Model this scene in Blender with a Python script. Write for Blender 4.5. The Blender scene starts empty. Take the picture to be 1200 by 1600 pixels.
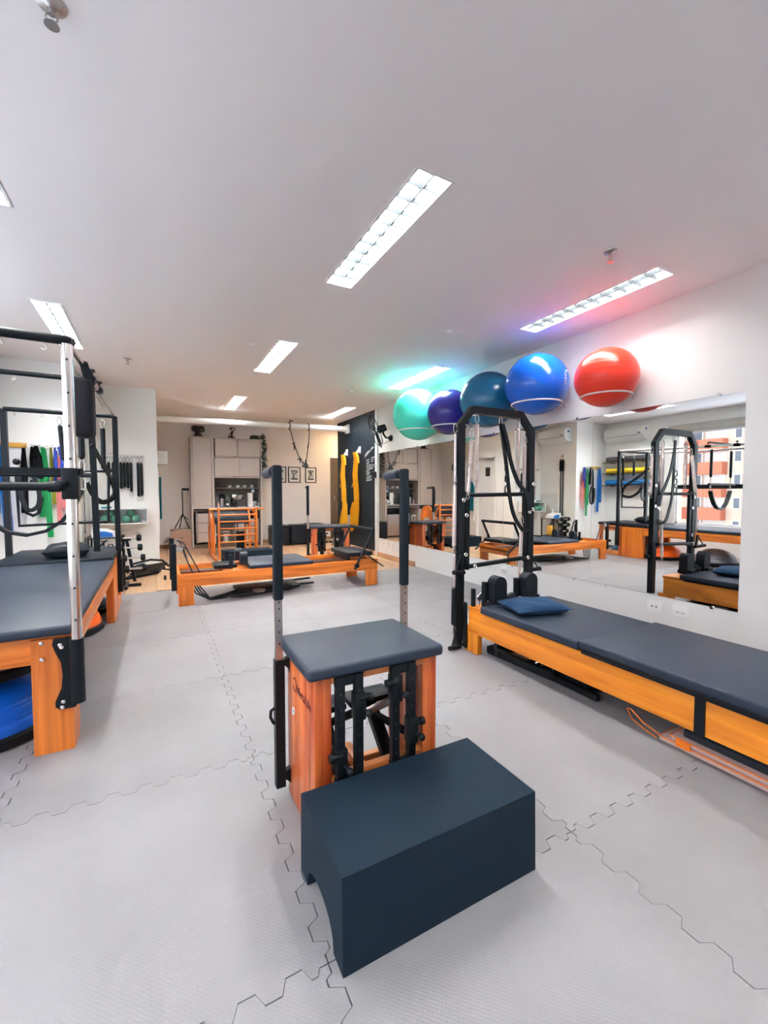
import bpy, bmesh, math, random
from mathutils import Vector, Matrix
random.seed(7)
S = bpy.context.scene
COL = S.collection
PI = math.pi

# ------------------------------------------------------------------ camera
H = 2.72            # ceiling height
XW = 3.64           # right wall
cam_d = bpy.data.cameras.new('camera')
cam = bpy.data.objects.new('camera', cam_d); COL.objects.link(cam)
cam.location = (0, 0, 1.20)
cam_d.sensor_fit = 'VERTICAL'; cam_d.sensor_height = 32.0; cam_d.lens = 672.0/1600.0*32.0
cam_d.clip_start = 0.05; cam_d.clip_end = 400
cam.rotation_euler = (math.radians(90-2.73), 0, math.radians(-27.84))
S.camera = cam

# ------------------------------------------------------------------ light and exposure
w = bpy.data.worlds.new('sky'); S.world = w; w.use_nodes = True
bg = w.node_tree.nodes['Background']
bg.inputs[0].default_value = (0.80, 0.88, 1.0, 1); bg.inputs[1].default_value = 5.0
sun_d = bpy.data.lights.new('sun', 'SUN'); sun_d.energy = 2.0; sun_d.angle = 0.02; sun_d.color = (1, .93, .85)
sun = bpy.data.objects.new('sun', sun_d); COL.objects.link(sun)
sun.rotation_euler = (math.radians(40), 0, math.radians(60))
S.view_settings.view_transform = 'Standard'; S.view_settings.look = 'None'
S.view_settings.gamma = 1.0; S.view_settings.use_curve_mapping = False
S.view_settings.exposure = 0.0
TUBE = 74.0        # fluorescent tube strength, near rows
TUBE_FAR = 140.0   # far rows, strengthened to brighten the back of the room
TUBE_DIM = 46.0    # near right column, dimmed to keep the wall from blowing out
S.cycles.max_bounces = 10; S.cycles.diffuse_bounces = 6; S.cycles.glossy_bounces = 6
S.cycles.transmission_bounces = 8; S.cycles.transparent_max_bounces = 8
S.cycles.caustics_reflective = False; S.cycles.caustics_refractive = False
S.cycles.sample_clamp_indirect = 40.0
S.cycles.use_denoising = True

# ------------------------------------------------------------------ materials
def mat(name, col, rough=.5, metal=0, bump=0, bscale=200, emit=0, trans=0, spec=.5, coat=0, var=0, vscale=3, alpha=1):
    m = bpy.data.materials.new(name); m.use_nodes = True
    nt = m.node_tree; b = nt.nodes['Principled BSDF']
    b.inputs['Base Color'].default_value = (*col, 1); b.inputs['Roughness'].default_value = rough
    b.inputs['Metallic'].default_value = metal; b.inputs['Specular IOR Level'].default_value = spec
    b.inputs['Coat Weight'].default_value = coat; b.inputs['Transmission Weight'].default_value = trans
    if emit:
        b.inputs['Emission Color'].default_value = (*col, 1); b.inputs['Emission Strength'].default_value = emit
    tc = nt.nodes.new('ShaderNodeTexCoord')
    if var:
        n = nt.nodes.new('ShaderNodeTexNoise'); n.inputs['Scale'].default_value = vscale; n.inputs['Detail'].default_value = 4
        nt.links.new(tc.outputs['Object'], n.inputs['Vector'])
        mx = nt.nodes.new('ShaderNodeMixRGB'); mx.blend_type = 'MIX'
        mx.inputs[1].default_value = (*[c*(1-var) for c in col], 1); mx.inputs[2].default_value = (*[min(1, c*(1+var)) for c in col], 1)
        nt.links.new(n.outputs['Fac'], mx.inputs[0]); nt.links.new(mx.outputs[0], b.inputs['Base Color'])
    if bump:
        n2 = nt.nodes.new('ShaderNodeTexNoise'); n2.inputs['Scale'].default_value = bscale; n2.inputs['Detail'].default_value = 3
        nt.links.new(tc.outputs['Object'], n2.inputs['Vector'])
        bp = nt.nodes.new('ShaderNodeBump'); bp.inputs['Strength'].default_value = bump; bp.inputs['Distance'].default_value = .002
        nt.links.new(n2.outputs['Fac'], bp.inputs['Height']); nt.links.new(bp.outputs[0], b.inputs['Normal'])
    return m

def wood(name, c0, c1, axis, rough=.38, scale=5, coat=.25):
    m = bpy.data.materials.new(name); m.use_nodes = True
    nt = m.node_tree; b = nt.nodes['Principled BSDF']
    b.inputs['Roughness'].default_value = rough; b.inputs['Coat Weight'].default_value = coat; b.inputs['Coat Roughness'].default_value = .25
    tc = nt.nodes.new('ShaderNodeTexCoord'); mp = nt.nodes.new('ShaderNodeMapping')
    sc = [scale*5]*3; sc[axis] = scale*.25
    mp.inputs['Scale'].default_value = sc
    oi = nt.nodes.new('ShaderNodeObjectInfo')
    ad = nt.nodes.new('ShaderNodeVectorMath'); ad.operation = 'ADD'
    ml = nt.nodes.new('ShaderNodeMath'); ml.operation = 'MULTIPLY'; ml.inputs[1].default_value = 13
    nt.links.new(oi.outputs['Random'], ml.inputs[0])
    nt.links.new(tc.outputs['Object'], ad.inputs[0]); nt.links.new(ml.outputs[0], ad.inputs[1])
    nt.links.new(ad.outputs[0], mp.inputs['Vector'])
    n = nt.nodes.new('ShaderNodeTexNoise'); n.inputs['Scale'].default_value = 1; n.inputs['Detail'].default_value = 6; n.inputs['Distortion'].default_value = .6
    nt.links.new(mp.outputs[0], n.inputs['Vector'])
    r = nt.nodes.new('ShaderNodeValToRGB'); r.color_ramp.elements[0].position = .32; r.color_ramp.elements[1].position = .68
    r.color_ramp.elements[0].color = (*c0, 1); r.color_ramp.elements[1].color = (*c1, 1)
    nt.links.new(n.outputs['Fac'], r.inputs[0])
    hv = nt.nodes.new('ShaderNodeHueSaturation')
    mr = nt.nodes.new('ShaderNodeMapRange'); mr.inputs['To Min'].default_value = .88; mr.inputs['To Max'].default_value = 1.1
    nt.links.new(oi.outputs['Random'], mr.inputs[0]); nt.links.new(mr.outputs[0], hv.inputs['Value'])
    nt.links.new(r.outputs[0], hv.inputs['Color']); nt.links.new(hv.outputs[0], b.inputs['Base Color'])
    return m

OR0, OR1 = (.50, .10, .008), (.84, .24, .025)
WX = wood('honey_wood_x', OR0, OR1, 0); WY = wood('honey_wood_y', OR0, OR1, 1); WZ = wood('honey_wood_z', OR0, OR1, 2)
RY = wood('amber_wood_y', (.70, .19, .010), (.92, .33, .022), 1, coat=.1); RZ = wood('amber_wood_z', (.70, .19, .010), (.90, .32, .022), 2, coat=.1)
CZ0 = wood('cherry_wood_z', (.38, .052, .010), (.78, .21, .05), 2, scale=4)
CX0 = wood('cherry_wood_x', (.55, .16, .04), (.80, .30, .09), 0)
PLK = wood('oak_plank', (.42, .24, .13), (.60, .38, .22), 1, rough=.4, scale=3, coat=.1)
BASEW = wood('oak_skirting', (.36, .19, .10), (.50, .28, .16), 1, rough=.5)
CRATE = wood('plywood', (.42, .25, .17), (.52, .33, .23), 0, rough=.6, coat=0)
BROWN = wood('walnut_door', (.10, .065, .045), (.14, .09, .06), 2, rough=.5)
WHITE = mat('white_paint', (.74, .74, .73), .6, bump=.05, bscale=60)
WHITE2 = mat('lit_white_paint', (.88, .88, .86), .6, bump=.05, bscale=60)  # copy of the wall white, lightened to stand in for missing light
WALLB = mat('warm_white_paint', (.84, .80, .78), .6, bump=.05, bscale=60)
CEIL = mat('ceiling_paint', (.90, .868, .872), .75, bump=.12, bscale=25)
DARKW = mat('slate_blue_paint', (.007, .013, .020), .5, spec=.18)
VIN = mat('black_vinyl', (.008, .012, .018), .45, bump=.10, bscale=500, spec=.25)
VINT = mat('grey_vinyl', (.019, .029, .050), .45, bump=.08, bscale=500, spec=.38)
BLK = mat('black_metal', (.006, .009, .012), .4, spec=.22)
BLKR = mat('black_rubber', (.008, .009, .011), .6, spec=.2)
FOAM = mat('black_foam', (.010, .015, .021), .7, spec=.2)
BLKF = mat('black_fleece', (.004, .004, .008), .95, bump=.8, bscale=300)
CHR = mat('chrome', (.80, .76, .74), .14, metal=1)
STEEL = mat('brushed_steel', (.52, .49, .48), .32, metal=1)
SPRM = mat('spring_steel', (.62, .54, .52), .35, metal=.85)
NAVY = mat('navy_webbing', (.015, .018, .03), .8)
BLUEF = mat('blue_fabric', (.004, .036, .095), .95, bump=.5, bscale=250)
CAB = mat('taupe_laminate', (.56, .49, .46), .5)
CABD = mat('taupe_laminate_shadow_gap', (.10, .09, .085), .6)
GREYL = mat('grey_laminate', (.22, .21, .20), .5)
WPL = mat('white_plastic', (.80, .80, .79), .35)
WMET = mat('white_enamel', (.82, .82, .82), .3)
REFL = mat('fixture_reflector', (.9, .92, .93), .25)
BLADE = mat('louvre_grey', (.035, .040, .044), .9, spec=0)
TUBEM = mat('fluorescent_tube', (1.0, .985, .97), .4, emit=TUBE)
TUBED = mat('fluorescent_tube_dimmed', (1.0, .985, .97), .4, emit=TUBE_DIM)  # same tubes, output lowered to tame the right wall
TUBEF = mat('fluorescent_tube_boosted', (1.0, .985, .97), .4, emit=TUBE_FAR)  # same tubes, output raised to lift the dim back area
MIRR = mat('mirror_glass', (.90, .92, .91), 0.0, metal=1)
DIRT = mat('dark_plastic', (.02, .02, .02), .3)
GLD = mat('dark_glass', (.01, .012, .014), .05)
YEL = mat('yellow_sling_fabric', (.98, .50, .010), .75, var=.12, vscale=14)
YMAT = mat('yellow_foam', (.85, .62, .02), .7)
BMAT = mat('blue_foam', (.01, .22, .62), .7)
GMAT = mat('grey_foam', (.09, .09, .10), .7)
ORB = mat('orange_rubber', (.95, .13, .005), .3)
SILV = mat('silver_rubber', (.30, .32, .35), .32, metal=.2)
BLUB = mat('blue_rubber', (.004, .12, .62), .3)
TEALB = mat('petrol_rubber', (.01, .10, .20), .45)
GRN = mat('green_band', (.03, .50, .17), .6); LIME = mat('olive_band', (.42, .40, .03), .6)
PNK = mat('pink_band', (.90, .36, .36), .6); DBL = mat('royal_band', (.01, .04, .33), .6); CYB = mat('azure_band', (.005, .20, .60), .6)
SAGE = mat('sage_vinyl', (.10, .30, .22), .35)
TEALC = mat('teal_cloth', (.005, .22, .30), .9)
LEAF = mat('leaf_green', (.015, .05, .025), .5); POTM = mat('dark_pot', (.03, .03, .025), .6)
BRZ = mat('dark_bronze', (.035, .030, .022), .5); MAHO = mat('dark_mahogany', (.06, .018, .014), .4)
PAPER = mat('paper_white', (.82, .81, .80), .8)
INKG = mat('photo_grey', (.25, .25, .25), .6); INKL = mat('photo_light', (.62, .62, .62), .6)
PINKM = mat('rose_felt', (.62, .42, .38), .85); ORTAG = mat('orange_tag', (.95, .22, .01), .6); FELT = mat('charcoal_felt', (.025, .032, .04), .95)
YWD = mat('golden_pine', (.72, .38, .05), .5)
CHALK = mat('chalk_white', (.72, .74, .76), .8)
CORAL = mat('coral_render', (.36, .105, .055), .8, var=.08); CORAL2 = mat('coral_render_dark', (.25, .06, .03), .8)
CREAM = mat('cream_render', (.42, .34, .27), .8, var=.04); WINB = mat('window_dark', (.07, .08, .10), .2)
CURT = mat('blind_fabric', (.55, .52, .47), .8)
INKB = mat('logo_ink', (.10, .012, .012), .6)
LBLUE = mat('bottle_blue', (.10, .28, .50), .2)
WPINK = mat('pink_bottle', (.62, .36, .38), .4)
GLASS = bpy.data.materials.new('window_glass'); GLASS.use_nodes = True
_n = GLASS.node_tree.nodes; _l = GLASS.node_tree.links; _n.remove(_n['Principled BSDF'])
_t = _n.new('ShaderNodeBsdfTransparent'); _g = _n.new('ShaderNodeBsdfGlossy'); _g.inputs['Roughness'].default_value = 0.0
_x = _n.new('ShaderNodeMixShader'); _x.inputs[0].default_value = .04
_l.new(_t.outputs[0], _x.inputs[1]); _l.new(_g.outputs[0], _x.inputs[2]); _l.new(_x.outputs[0], _n['Material Output'].inputs['Surface'])
MINT = mat('mint_ball', (.07, .80, .60), .16)
PURP = mat('violet_ball', (.022, .014, .22), .25); TEAL = mat('petrol_ball', (.008, .12, .24), .25)
BLUE = mat('blue_ball', (.004, .11, .60), .18)

def ribbed(name, col, rough, freq, depth=.25):
    m = mat(name, col, rough); nt = m.node_tree; b = nt.nodes['Principled BSDF']
    tc = nt.nodes.new('ShaderNodeTexCoord'); wv = nt.nodes.new('ShaderNodeTexWave'); wv.bands_direction = 'Z'
    wv.inputs['Scale'].default_value = freq; nt.links.new(tc.outputs['Object'], wv.inputs['Vector'])
    r = nt.nodes.new('ShaderNodeValToRGB'); r.color_ramp.elements[0].position = 0; r.color_ramp.elements[1].position = .07
    r.color_ramp.elements[0].color = (0, 0, 0, 1); nt.links.new(wv.outputs['Fac'], r.inputs[0])
    bp = nt.nodes.new('ShaderNodeBump'); bp.inputs['Strength'].default_value = depth; bp.inputs['Distance'].default_value = .004
    nt.links.new(r.outputs[0], bp.inputs['Height']); nt.links.new(bp.outputs[0], b.inputs['Normal'])
    return m
RED = ribbed('coral_red_ball', (.90, .045, .02), .28, 7.0)

def foam_tile_mat():
    m = mat('grey_eva_foam', (.30, .295, .31), .45, spec=.3); nt = m.node_tree; b = nt.nodes['Principled BSDF']
    tc = nt.nodes.new('ShaderNodeTexCoord'); oi = nt.nodes.new('ShaderNodeObjectInfo')
    hs = []
    for rot in (.785, -.785):
        mp = nt.nodes.new('ShaderNodeMapping'); mp.inputs['Rotation'].default_value = (0, 0, rot)
        wv = nt.nodes.new('ShaderNodeTexWave'); wv.inputs['Scale'].default_value = 38; wv.bands_direction = 'X'
        nt.links.new(tc.outputs['Object'], mp.inputs[0]); nt.links.new(mp.outputs[0], wv.inputs['Vector']); hs.append(wv)
    mu = nt.nodes.new('ShaderNodeMath'); mu.operation = 'MULTIPLY'
    nt.links.new(hs[0].outputs['Fac'], mu.inputs[0]); nt.links.new(hs[1].outputs['Fac'], mu.inputs[1])
    bp = nt.nodes.new('ShaderNodeBump'); bp.inputs['Strength'].default_value = .38; bp.inputs['Distance'].default_value = .0012
    nt.links.new(mu.outputs[0], bp.inputs['Height']); nt.links.new(bp.outputs[0], b.inputs['Normal'])
    n = nt.nodes.new('ShaderNodeTexNoise'); n.inputs['Scale'].default_value = 2.2; n.inputs['Detail'].default_value = 5
    ad = nt.nodes.new('ShaderNodeVectorMath'); ad.operation = 'ADD'
    nt.links.new(tc.outputs['Object'], ad.inputs[0]); nt.links.new(oi.outputs['Location'], ad.inputs[1]); nt.links.new(ad.outputs[0], n.inputs['Vector'])
    r = nt.nodes.new('ShaderNodeValToRGB'); r.color_ramp.elements[0].position = .3; r.color_ramp.elements[1].position = .7
    r.color_ramp.elements[0].color = (.245, .236, .246, 1); r.color_ramp.elements[1].color = (.285, .277, .287, 1)
    nt.links.new(n.outputs['Fac'], r.inputs[0])
    hv = nt.nodes.new('ShaderNodeHueSaturation'); mr = nt.nodes.new('ShaderNodeMapRange')
    mr.inputs['To Min'].default_value = .93; mr.inputs['To Max'].default_value = 1.05
    nt.links.new(oi.outputs['Random'], mr.inputs[0]); nt.links.new(mr.outputs[0], hv.inputs['Value'])
    nt.links.new(r.outputs[0], hv.inputs['Color']); nt.links.new(hv.outputs[0], b.inputs['Base Color'])
    return m
EVA = foam_tile_mat()

# ------------------------------------------------------------------ builders
class _D(dict):
    def __missing__(s, k): return Vector((0, 0, 0))
ORG = _D()
def T(name, label, cat, loc=(0, 0, 0), group=None, rz=0):
    o = bpy.data.objects.new(name, None); COL.objects.link(o); o.location = loc; o.empty_display_size = .1
    o['label'] = label; o['category'] = cat
    if group: o['group'] = group
    ORG[o.name] = Vector(loc); return o
def tag(o, label, cat, group=None):
    o['label'] = label; o['category'] = cat
    if group: o['group'] = group
    return o
def struct(o): o['kind'] = 'structure'; return o

class M:
    def __init__(s): s.b = bmesh.new()
    def box(s, x0, x1, y0, y1, z0, z1, bev=0, seg=2):
        r = bmesh.ops.create_cube(s.b, size=1)
        vs = r['verts']
        for v in vs:
            v.co = Vector(((x0+x1)/2+v.co.x*(x1-x0), (y0+y1)/2+v.co.y*(y1-y0), (z0+z1)/2+v.co.z*(z1-z0)))
        if bev:
            es = list({e for v in vs for e in v.link_edges})
            bmesh.ops.bevel(s.b, geom=es, offset=bev, segments=seg, profile=.5, affect='EDGES')
        return s
    def bar(s, p, q, a, b=None, up=(0, 0, 1), ext=0):
        """rectangular bar from p to q, width a (sideways), height b"""
        b = b or a; p = Vector(p); q = Vector(q); d = (q-p).normalized(); p = p-d*ext; q = q+d*ext
        u = Vector(up)
        if abs(d.dot(u)) > .98: u = Vector((0, 1, 0))
        sd = d.cross(u).normalized(); u = sd.cross(d).normalized()
        vs = [s.b.verts.new(c+sd*(i*a/2)+u*(j*b/2)) for c in (p, q) for i, j in ((-1, -1), (1, -1), (1, 1), (-1, 1))]
        for f in ((3, 2, 1, 0), (4, 5, 6, 7), (0, 1, 5, 4), (1, 2, 6, 5), (2, 3, 7, 6), (3, 0, 4, 7)): s.b.faces.new([vs[i] for i in f])
        return s
    def tube(s, pts, r, n=10, closed=False, flat=None, up=None):
        """swept tube; r number or list; flat=(w,h) sweeps a rectangle instead"""
        pts = [Vector(p) for p in pts]; N = len(pts); rings = []; prev = None
        for i, p in enumerate(pts):
            if closed: d = pts[(i+1) % N]-pts[i-1]
            else: d = pts[min(i+1, N-1)]-pts[max(i-1, 0)]
            d.normalize()
            if prev is None:
                u = Vector(up) if up else (Vector((0, 0, 1)) if abs(d.z) < .9 else Vector((0, 1, 0)))
            else: u = prev
            sd = d.cross(u)
            if sd.length < 1e-6: u = Vector((1, 0, 0)); sd = d.cross(u)
            sd.normalize(); u = sd.cross(d).normalized(); prev = u
            if up: prev = Vector(up)
            rr = r[i] if isinstance(r, (list, tuple)) else r
            if flat:
                k = rr
                ring = [s.b.verts.new(p+sd*(a*flat[0]/2*k)+u*(b*flat[1]/2*k)) for a, b in ((-1, -1), (1, -1), (1, 1), (-1, 1))]
            else:
                ring = [s.b.verts.new(p+sd*(math.cos(2*PI*j/n)*rr)+u*(math.sin(2*PI*j/n)*rr)) for j in range(n)]
            rings.append(ring)
        m = 4 if flat else n
        for i in range(N if closed else N-1):
            a, b = rings[i], rings[(i+1) % N]
            for j in range(m): s.b.faces.new((a[j], a[(j+1) % m], b[(j+1) % m], b[j]))
        if not closed:
            s.b.faces.new(list(reversed(rings[0]))); s.b.faces.new(rings[-1])
        return s
    def lathe(s, prof, c=(0, 0, 0), axis='Z', n=32, mtx=None):
        """profile [(radius, height)] revolved"""
        rings = []; c = Vector(c)
        def pt(r, h, a):
            x, y = r*math.cos(a), r*math.sin(a)
            v = {'Z': Vector((x, y, h)), 'X': Vector((h, x, y)), 'Y': Vector((y, h, x))}[axis]
            if mtx: v = mtx @ v
            return c+v
        for r, h in prof:
            if r < 1e-5: rings.append([s.b.verts.new(pt(0, h, 0))])
            else: rings.append([s.b.verts.new(pt(r, h, 2*PI*j/n)) for j in range(n)])
        for a, b in zip(rings, rings[1:]):
            for j in range(n):
                k = (j+1) % n
                if len(a) == 1 and len(b) == 1: continue
                if len(a) == 1: s.b.faces.new((a[0], b[k], b[j]))
                elif len(b) == 1: s.b.faces.new((a[j], a[k], b[0]))
                else: s.b.faces.new((a[j], a[k], b[k], b[j]))
        for rg in (rings[0], rings[-1]):
            if len(rg) > 2: s.b.faces.new(rg)
        return s
    def cyl(s, p, q, r, n=16): return s.tube([p, q], r, n)
    def sphere(s, c, r, n=24, sz=1):
        k = n//2
        return s.lathe([(r*math.sin(PI*i/k), -r*sz*math.cos(PI*i/k)) for i in range(k+1)], c, 'Z', n)
    def prism(s, poly, plane, d0, d1):
        """poly in 2d; plane 'XY','XZ','YZ'; extruded d0..d1 on the third axis"""
        def P(a, b, d): return {'XY': (a, b, d), 'XZ': (a, d, b), 'YZ': (d, a, b)}[plane]
        A = [s.b.verts.new(P(a, b, d0)) for a, b in poly]; B = [s.b.verts.new(P(a, b, d1)) for a, b in poly]
        N = len(poly)
        s.b.faces.new(list(reversed(A))); s.b.faces.new(B)
        for i in range(N): s.b.faces.new((A[i], A[(i+1) % N], B[(i+1) % N], B[i]))
        return s
    def bevel(s, off, seg=2, ang=.6):
        es = [e for e in s.b.edges if len(e.link_faces) == 2 and e.calc_face_angle(0) > ang]
        bmesh.ops.bevel(s.b, geom=es, offset=off, segments=seg, profile=.5, affect='EDGES'); return s
    def build(s, name, m, parent=None, smooth=False, label=None):
        bmesh.ops.recalc_face_normals(s.b, faces=s.b.faces)
        me = bpy.data.meshes.new(name); 
        if parent is not None:
            o_ = ORG[parent.name]; bmesh.ops.translate(s.b, verts=s.b.verts, vec=-o_)
        s.b.to_mesh(me); s.b.free(); me.materials.append(m)
        if smooth:
            for p in me.polygons: p.use_smooth = True
            try: me.set_sharp_from_angle(angle=.7)
            except Exception: pass
        o = bpy.data.objects.new(name, me); COL.objects.link(o)
        if parent is not None: o.parent = parent; ORG[o.name] = ORG[parent.name]
        else: ORG[o.name] = Vector((0, 0, 0))
        if label: o['label'] = label
        return o
def base(o):
    """move a one-mesh thing's origin to its base centre"""
    me = o.data; xs = [v.co for v in me.vertices]
    lo = Vector((min(v.x for v in xs), min(v.y for v in xs), min(v.z for v in xs))); hi = Vector((max(v.x for v in xs), max(v.y for v in xs), max(v.z for v in xs)))
    c = Vector(((lo.x+hi.x)/2, (lo.y+hi.y)/2, lo.z)); me.transform(Matrix.Translation(-c)); o.location = c; ORG[o.name] = c; return o
def copy_tree(o, parent=None):
    c = o.copy(); COL.objects.link(c); ORG[c.name] = ORG[o.name]
    if parent is not None: c.parent = parent
    for ch in list(o.children): copy_tree(ch, c)
    return c
def Bx(name, m, parent, *a, bev=0, label=None): return M().box(*a, bev=bev).build(name, m, parent, smooth=bool(bev), label=label)
def text_mesh(name, body, size, m, mtx, parent=None, ext=.0006, align='LEFT', bold=0):
    cu = bpy.data.curves.new(name, 'FONT'); cu.body = body; cu.size = size; cu.extrude = ext; cu.offset = bold; cu.align_x = align
    t = bpy.data.objects.new(name+'_tmp', cu); COL.objects.link(t)
    dg = bpy.context.evaluated_depsgraph_get(); me = bpy.data.meshes.new_from_object(t.evaluated_get(dg))
    bpy.data.objects.remove(t); me.transform(mtx)
    if parent is not None: me.transform(Matrix.Translation(-ORG[parent.name]))
    me.materials.clear(); me.materials.append(m)
    o = bpy.data.objects.new(name, me); COL.objects.link(o)
    if parent is not None: o.parent = parent
    ORG[o.name] = ORG[parent.name] if parent is not None else Vector((0, 0, 0)); return o

# ================================================================== ROOM SHELL
fl = struct(Bx('floor', mat('floor_screed', (.05, .045, .04), .9), None, -1.95, 5.1, -2.1, 10.3, -.08, -.016))
# puzzle foam tiles: wavy interlocking edges on a 0.91 x 0.965 m grid
PXX, PYY, GX0, GY0 = .9075, .9650, .36, .985
def wave(L, t0, n, amp):
    """square wave with slightly slanted flanks along length L: [(t, offset)]"""
    pts = []; step = L/n
    for i in range(n):
        a, b = t0+i*step, t0+(i+.5)*step; k = step*.07
        e0 = .024 if i == 0 else 0; e1 = .024 if i == n-1 else 0
        if i == 0: pts += [(a, 0.0), (a+e0, 0.0)]
        pts += [(a+k+e0, amp), (b-k, amp), (b+k, -amp), (a+step-k-e1, -amp)]
        if e1: pts.append((a+step-e1, 0.0))
    pts.append((t0+L, 0.0)); return pts
def tile_mesh(x0, x1, y0, y1, st):
    """st = set of straight sides among 'L','R','B','T'"""
    g = .0017; poly = []
    lx, ly = x1-x0, y1-y0; nx, ny = max(1, round(lx/.1134)), max(1, round(ly/.1206)); am = .017
    wb = [(x0, y0+g), (x1, y0+g)] if 'B' in st else [(t, y0+o+g) for t, o in wave(lx, x0, nx, am)]
    wr = [(x1-g, y0), (x1-g, y1)] if 'R' in st else [(x1+o-g, t) for t, o in wave(ly, y0, ny, am)]
    wt = [(x0, y1-g), (x1, y1-g)] if 'T' in st else [(t, y1+o-g) for t, o in wave(lx, x0, nx, am)]
    wl = [(x0+g, y0), (x0+g, y1)] if 'L' in st else [(x0+o+g, t) for t, o in wave(ly, y0, ny, am)]
    m = M(); ins = .03; I0, I1, J0, J1 = x0+ins, x1-ins, y0+ins, y1-ins
    def cl(v, a, b): return min(max(v, a), b)
    corners = {'B': [(x0+g, y0+g), (x1-g, y0+g)], 'T': [(x0+g, y1-g), (x1-g, y1-g)], 'L': [(x0+g, y0+g), (x0+g, y1-g)], 'R': [(x1-g, y0+g), (x1-g, y1-g)]}
    ring = {}
    m.b.faces.new([m.b.verts.new((p[0], p[1], 0)) for p in ((I0, J0), (I1, J0), (I1, J1), (I0, J1))])
    for sd, w_ in (('B', wb), ('R', wr), ('T', wt), ('L', wl)):
        pts = [corners[sd][0]]+([] if sd in st else list(w_[1:-1]))+[corners[sd][1]]
        for p, q in zip(pts, pts[1:]):
            P_, Q_ = (((cl(p[0], I0, I1), J0 if sd == 'B' else J1), (cl(q[0], I0, I1), J0 if sd == 'B' else J1)) if sd in 'BT' else ((I0 if sd == 'L' else I1, cl(p[1], J0, J1)), (I0 if sd == 'L' else I1, cl(q[1], J0, J1))))
            loop = [p, q, Q_] if (abs(P_[0]-Q_[0])+abs(P_[1]-Q_[1])) < 1e-7 else [p, q, Q_, P_]
            f = m.b.faces.new([m.b.verts.new((a, b, 0)) for a, b in loop]); f.normal_update()
            if f.normal.z < 0: f.normal_flip()
            m.b.faces.new([m.b.verts.new(v) for v in ((p[0], p[1], 0), (q[0], q[1], 0), (q[0], q[1], -.014), (p[0], p[1], -.014))])
    bmesh.ops.remove_doubles(m.b, verts=m.b.verts, dist=1e-6)
    return m
xs = [-1.85]+[GX0+PXX*k for k in range(-2, 4)]+[3.638]
ys = [-1.99, -1.91]+[GY0+PYY*k for k in range(-2, 6)]
ys = [-1.99]+[GY0+PYY*k for k in range(-2, 6)]
proto = None
for i in range(len(xs)-1):
    for j in range(len(ys)-1):
        st = set()
        if i == 0: st.add('L')
        if i == len(xs)-2: st.add('R')
        if j == 0: st.add('B')
        if j == len(ys)-2: st.add('T')
        if not st and proto is not None:
            o = proto.copy(); COL.objects.link(o); o.location = (xs[i], ys[j], 0)
        else:
            a, b, c, d = (xs[i], xs[i+1], ys[j], ys[j+1])
            if i == len(xs)-2 and c < 1.5: b = 3.598
            o = tile_mesh(0, b-a, 0, d-c, st).build('foam_tile', EVA, fl)
            o.location = (a, c, 0)
            if not st: proto = o
# oak laminate planks behind the mats
pm = {}
for i in range(36):
    x0 = -.85+i*.165
    if x0 > 4.95: break
    off = (i*0.47) % 1.2; y = ys[-1]-off
    while y < 10.2:
        y0, y1 = max(y, ys[-1]+.001), min(y+1.2, 10.2)
        if y1-y0 > .05 and not (x0 > 3.5 and y1 < 9.1):
            if x0 > 3.5: y0 = max(y0, 9.1)
            x1 = x0+.165 if not (x0 < XW < x0+.165 and y0 < 9.1) else XW
            key = (round(y1-y0, 3), round(x1-x0, 3))
            if key not in pm: pm[key] = M().box(0, x1-x0-.002, 0, y1-y0-.002, -.014, -.001).build('plank', PLK, fl)
            if 'used' not in dir(pm[key]): pass
            o = pm[key].copy(); COL.objects.link(o); o.location = (x0, y0, 0)
        y += 1.2
for o in pm.values(): bpy.data.objects.remove(o)

# ceiling with recessed fixture openings
fixt = [(cx, y0, y0+1.24) for cx in (-.755, 1.22, 3.13) for y0 in (-.82, 1.78, 4.38)]+[(1.22, 7.22, 8.46), (3.13, 7.22, 8.46)]  # row behind the camera is unseen, added to light the near room
FW = .095
def ceiling():
    m = M(); X = sorted({-1.95, 5.1}|{f[0]-FW for f in fixt}|{f[0]+FW for f in fixt}); Y = sorted({-2.1, 10.3}|{f[1] for f in fixt}|{f[2] for f in fixt})
    for i in range(len(X)-1):
        for j in range(len(Y)-1):
            cx, cy = (X[i]+X[i+1])/2, (Y[j]+Y[j+1])/2
            if any(abs(cx-f[0]) < FW and f[1] < cy < f[2] for f in fixt): continue
            v = [m.b.verts.new(p) for p in ((X[i], Y[j], H), (X[i], Y[j+1], H), (X[i+1], Y[j+1], H), (X[i+1], Y[j], H))]; m.b.faces.new(v)
    bmesh.ops.remove_doubles(m.b, verts=m.b.verts, dist=1e-5)
    m.box(-1.95, 5.1, -2.1, 10.3, H+.16, H+.26)
    return m.build('ceiling', CEIL)
struct(ceiling())
def wall(name, m, *a): return struct(Bx(name, m, None, *a))
wall('wall_right', WHITE, XW, XW+.12, 1.482, 7.12, -.06, H+.16)
wall('wall_right', WHITE, XW-.04, XW+.12, -2.0, 1.482, -.06, H+.16)
wall('wall_right', DARKW, XW-.012, XW+.12, 7.2, 9.1, -.06, H+.16)
wall('trim_1', WHITE, XW-.03, XW+.02, 7.115, 7.2, 0, H)
wall('wall_back', WALLB, -.1, 3.86, 10.2, 10.3, -.06, H+.16)
wall('wall_back', WALLB, 3.86, 5.1, 10.2, 10.3, 2.06, H+.16)
wall('wall_back', WALLB, 4.76, 5.1, 10.2, 10.3, -.06, 2.06)
wall('wall_corridor', WALLB, 5.0, 5.1, 9.0, 10.2, -.06, H+.16)
wall('wall_corridor', WALLB, 3.76, 5.1, 9.0, 9.1, -.06, H+.16)
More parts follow.
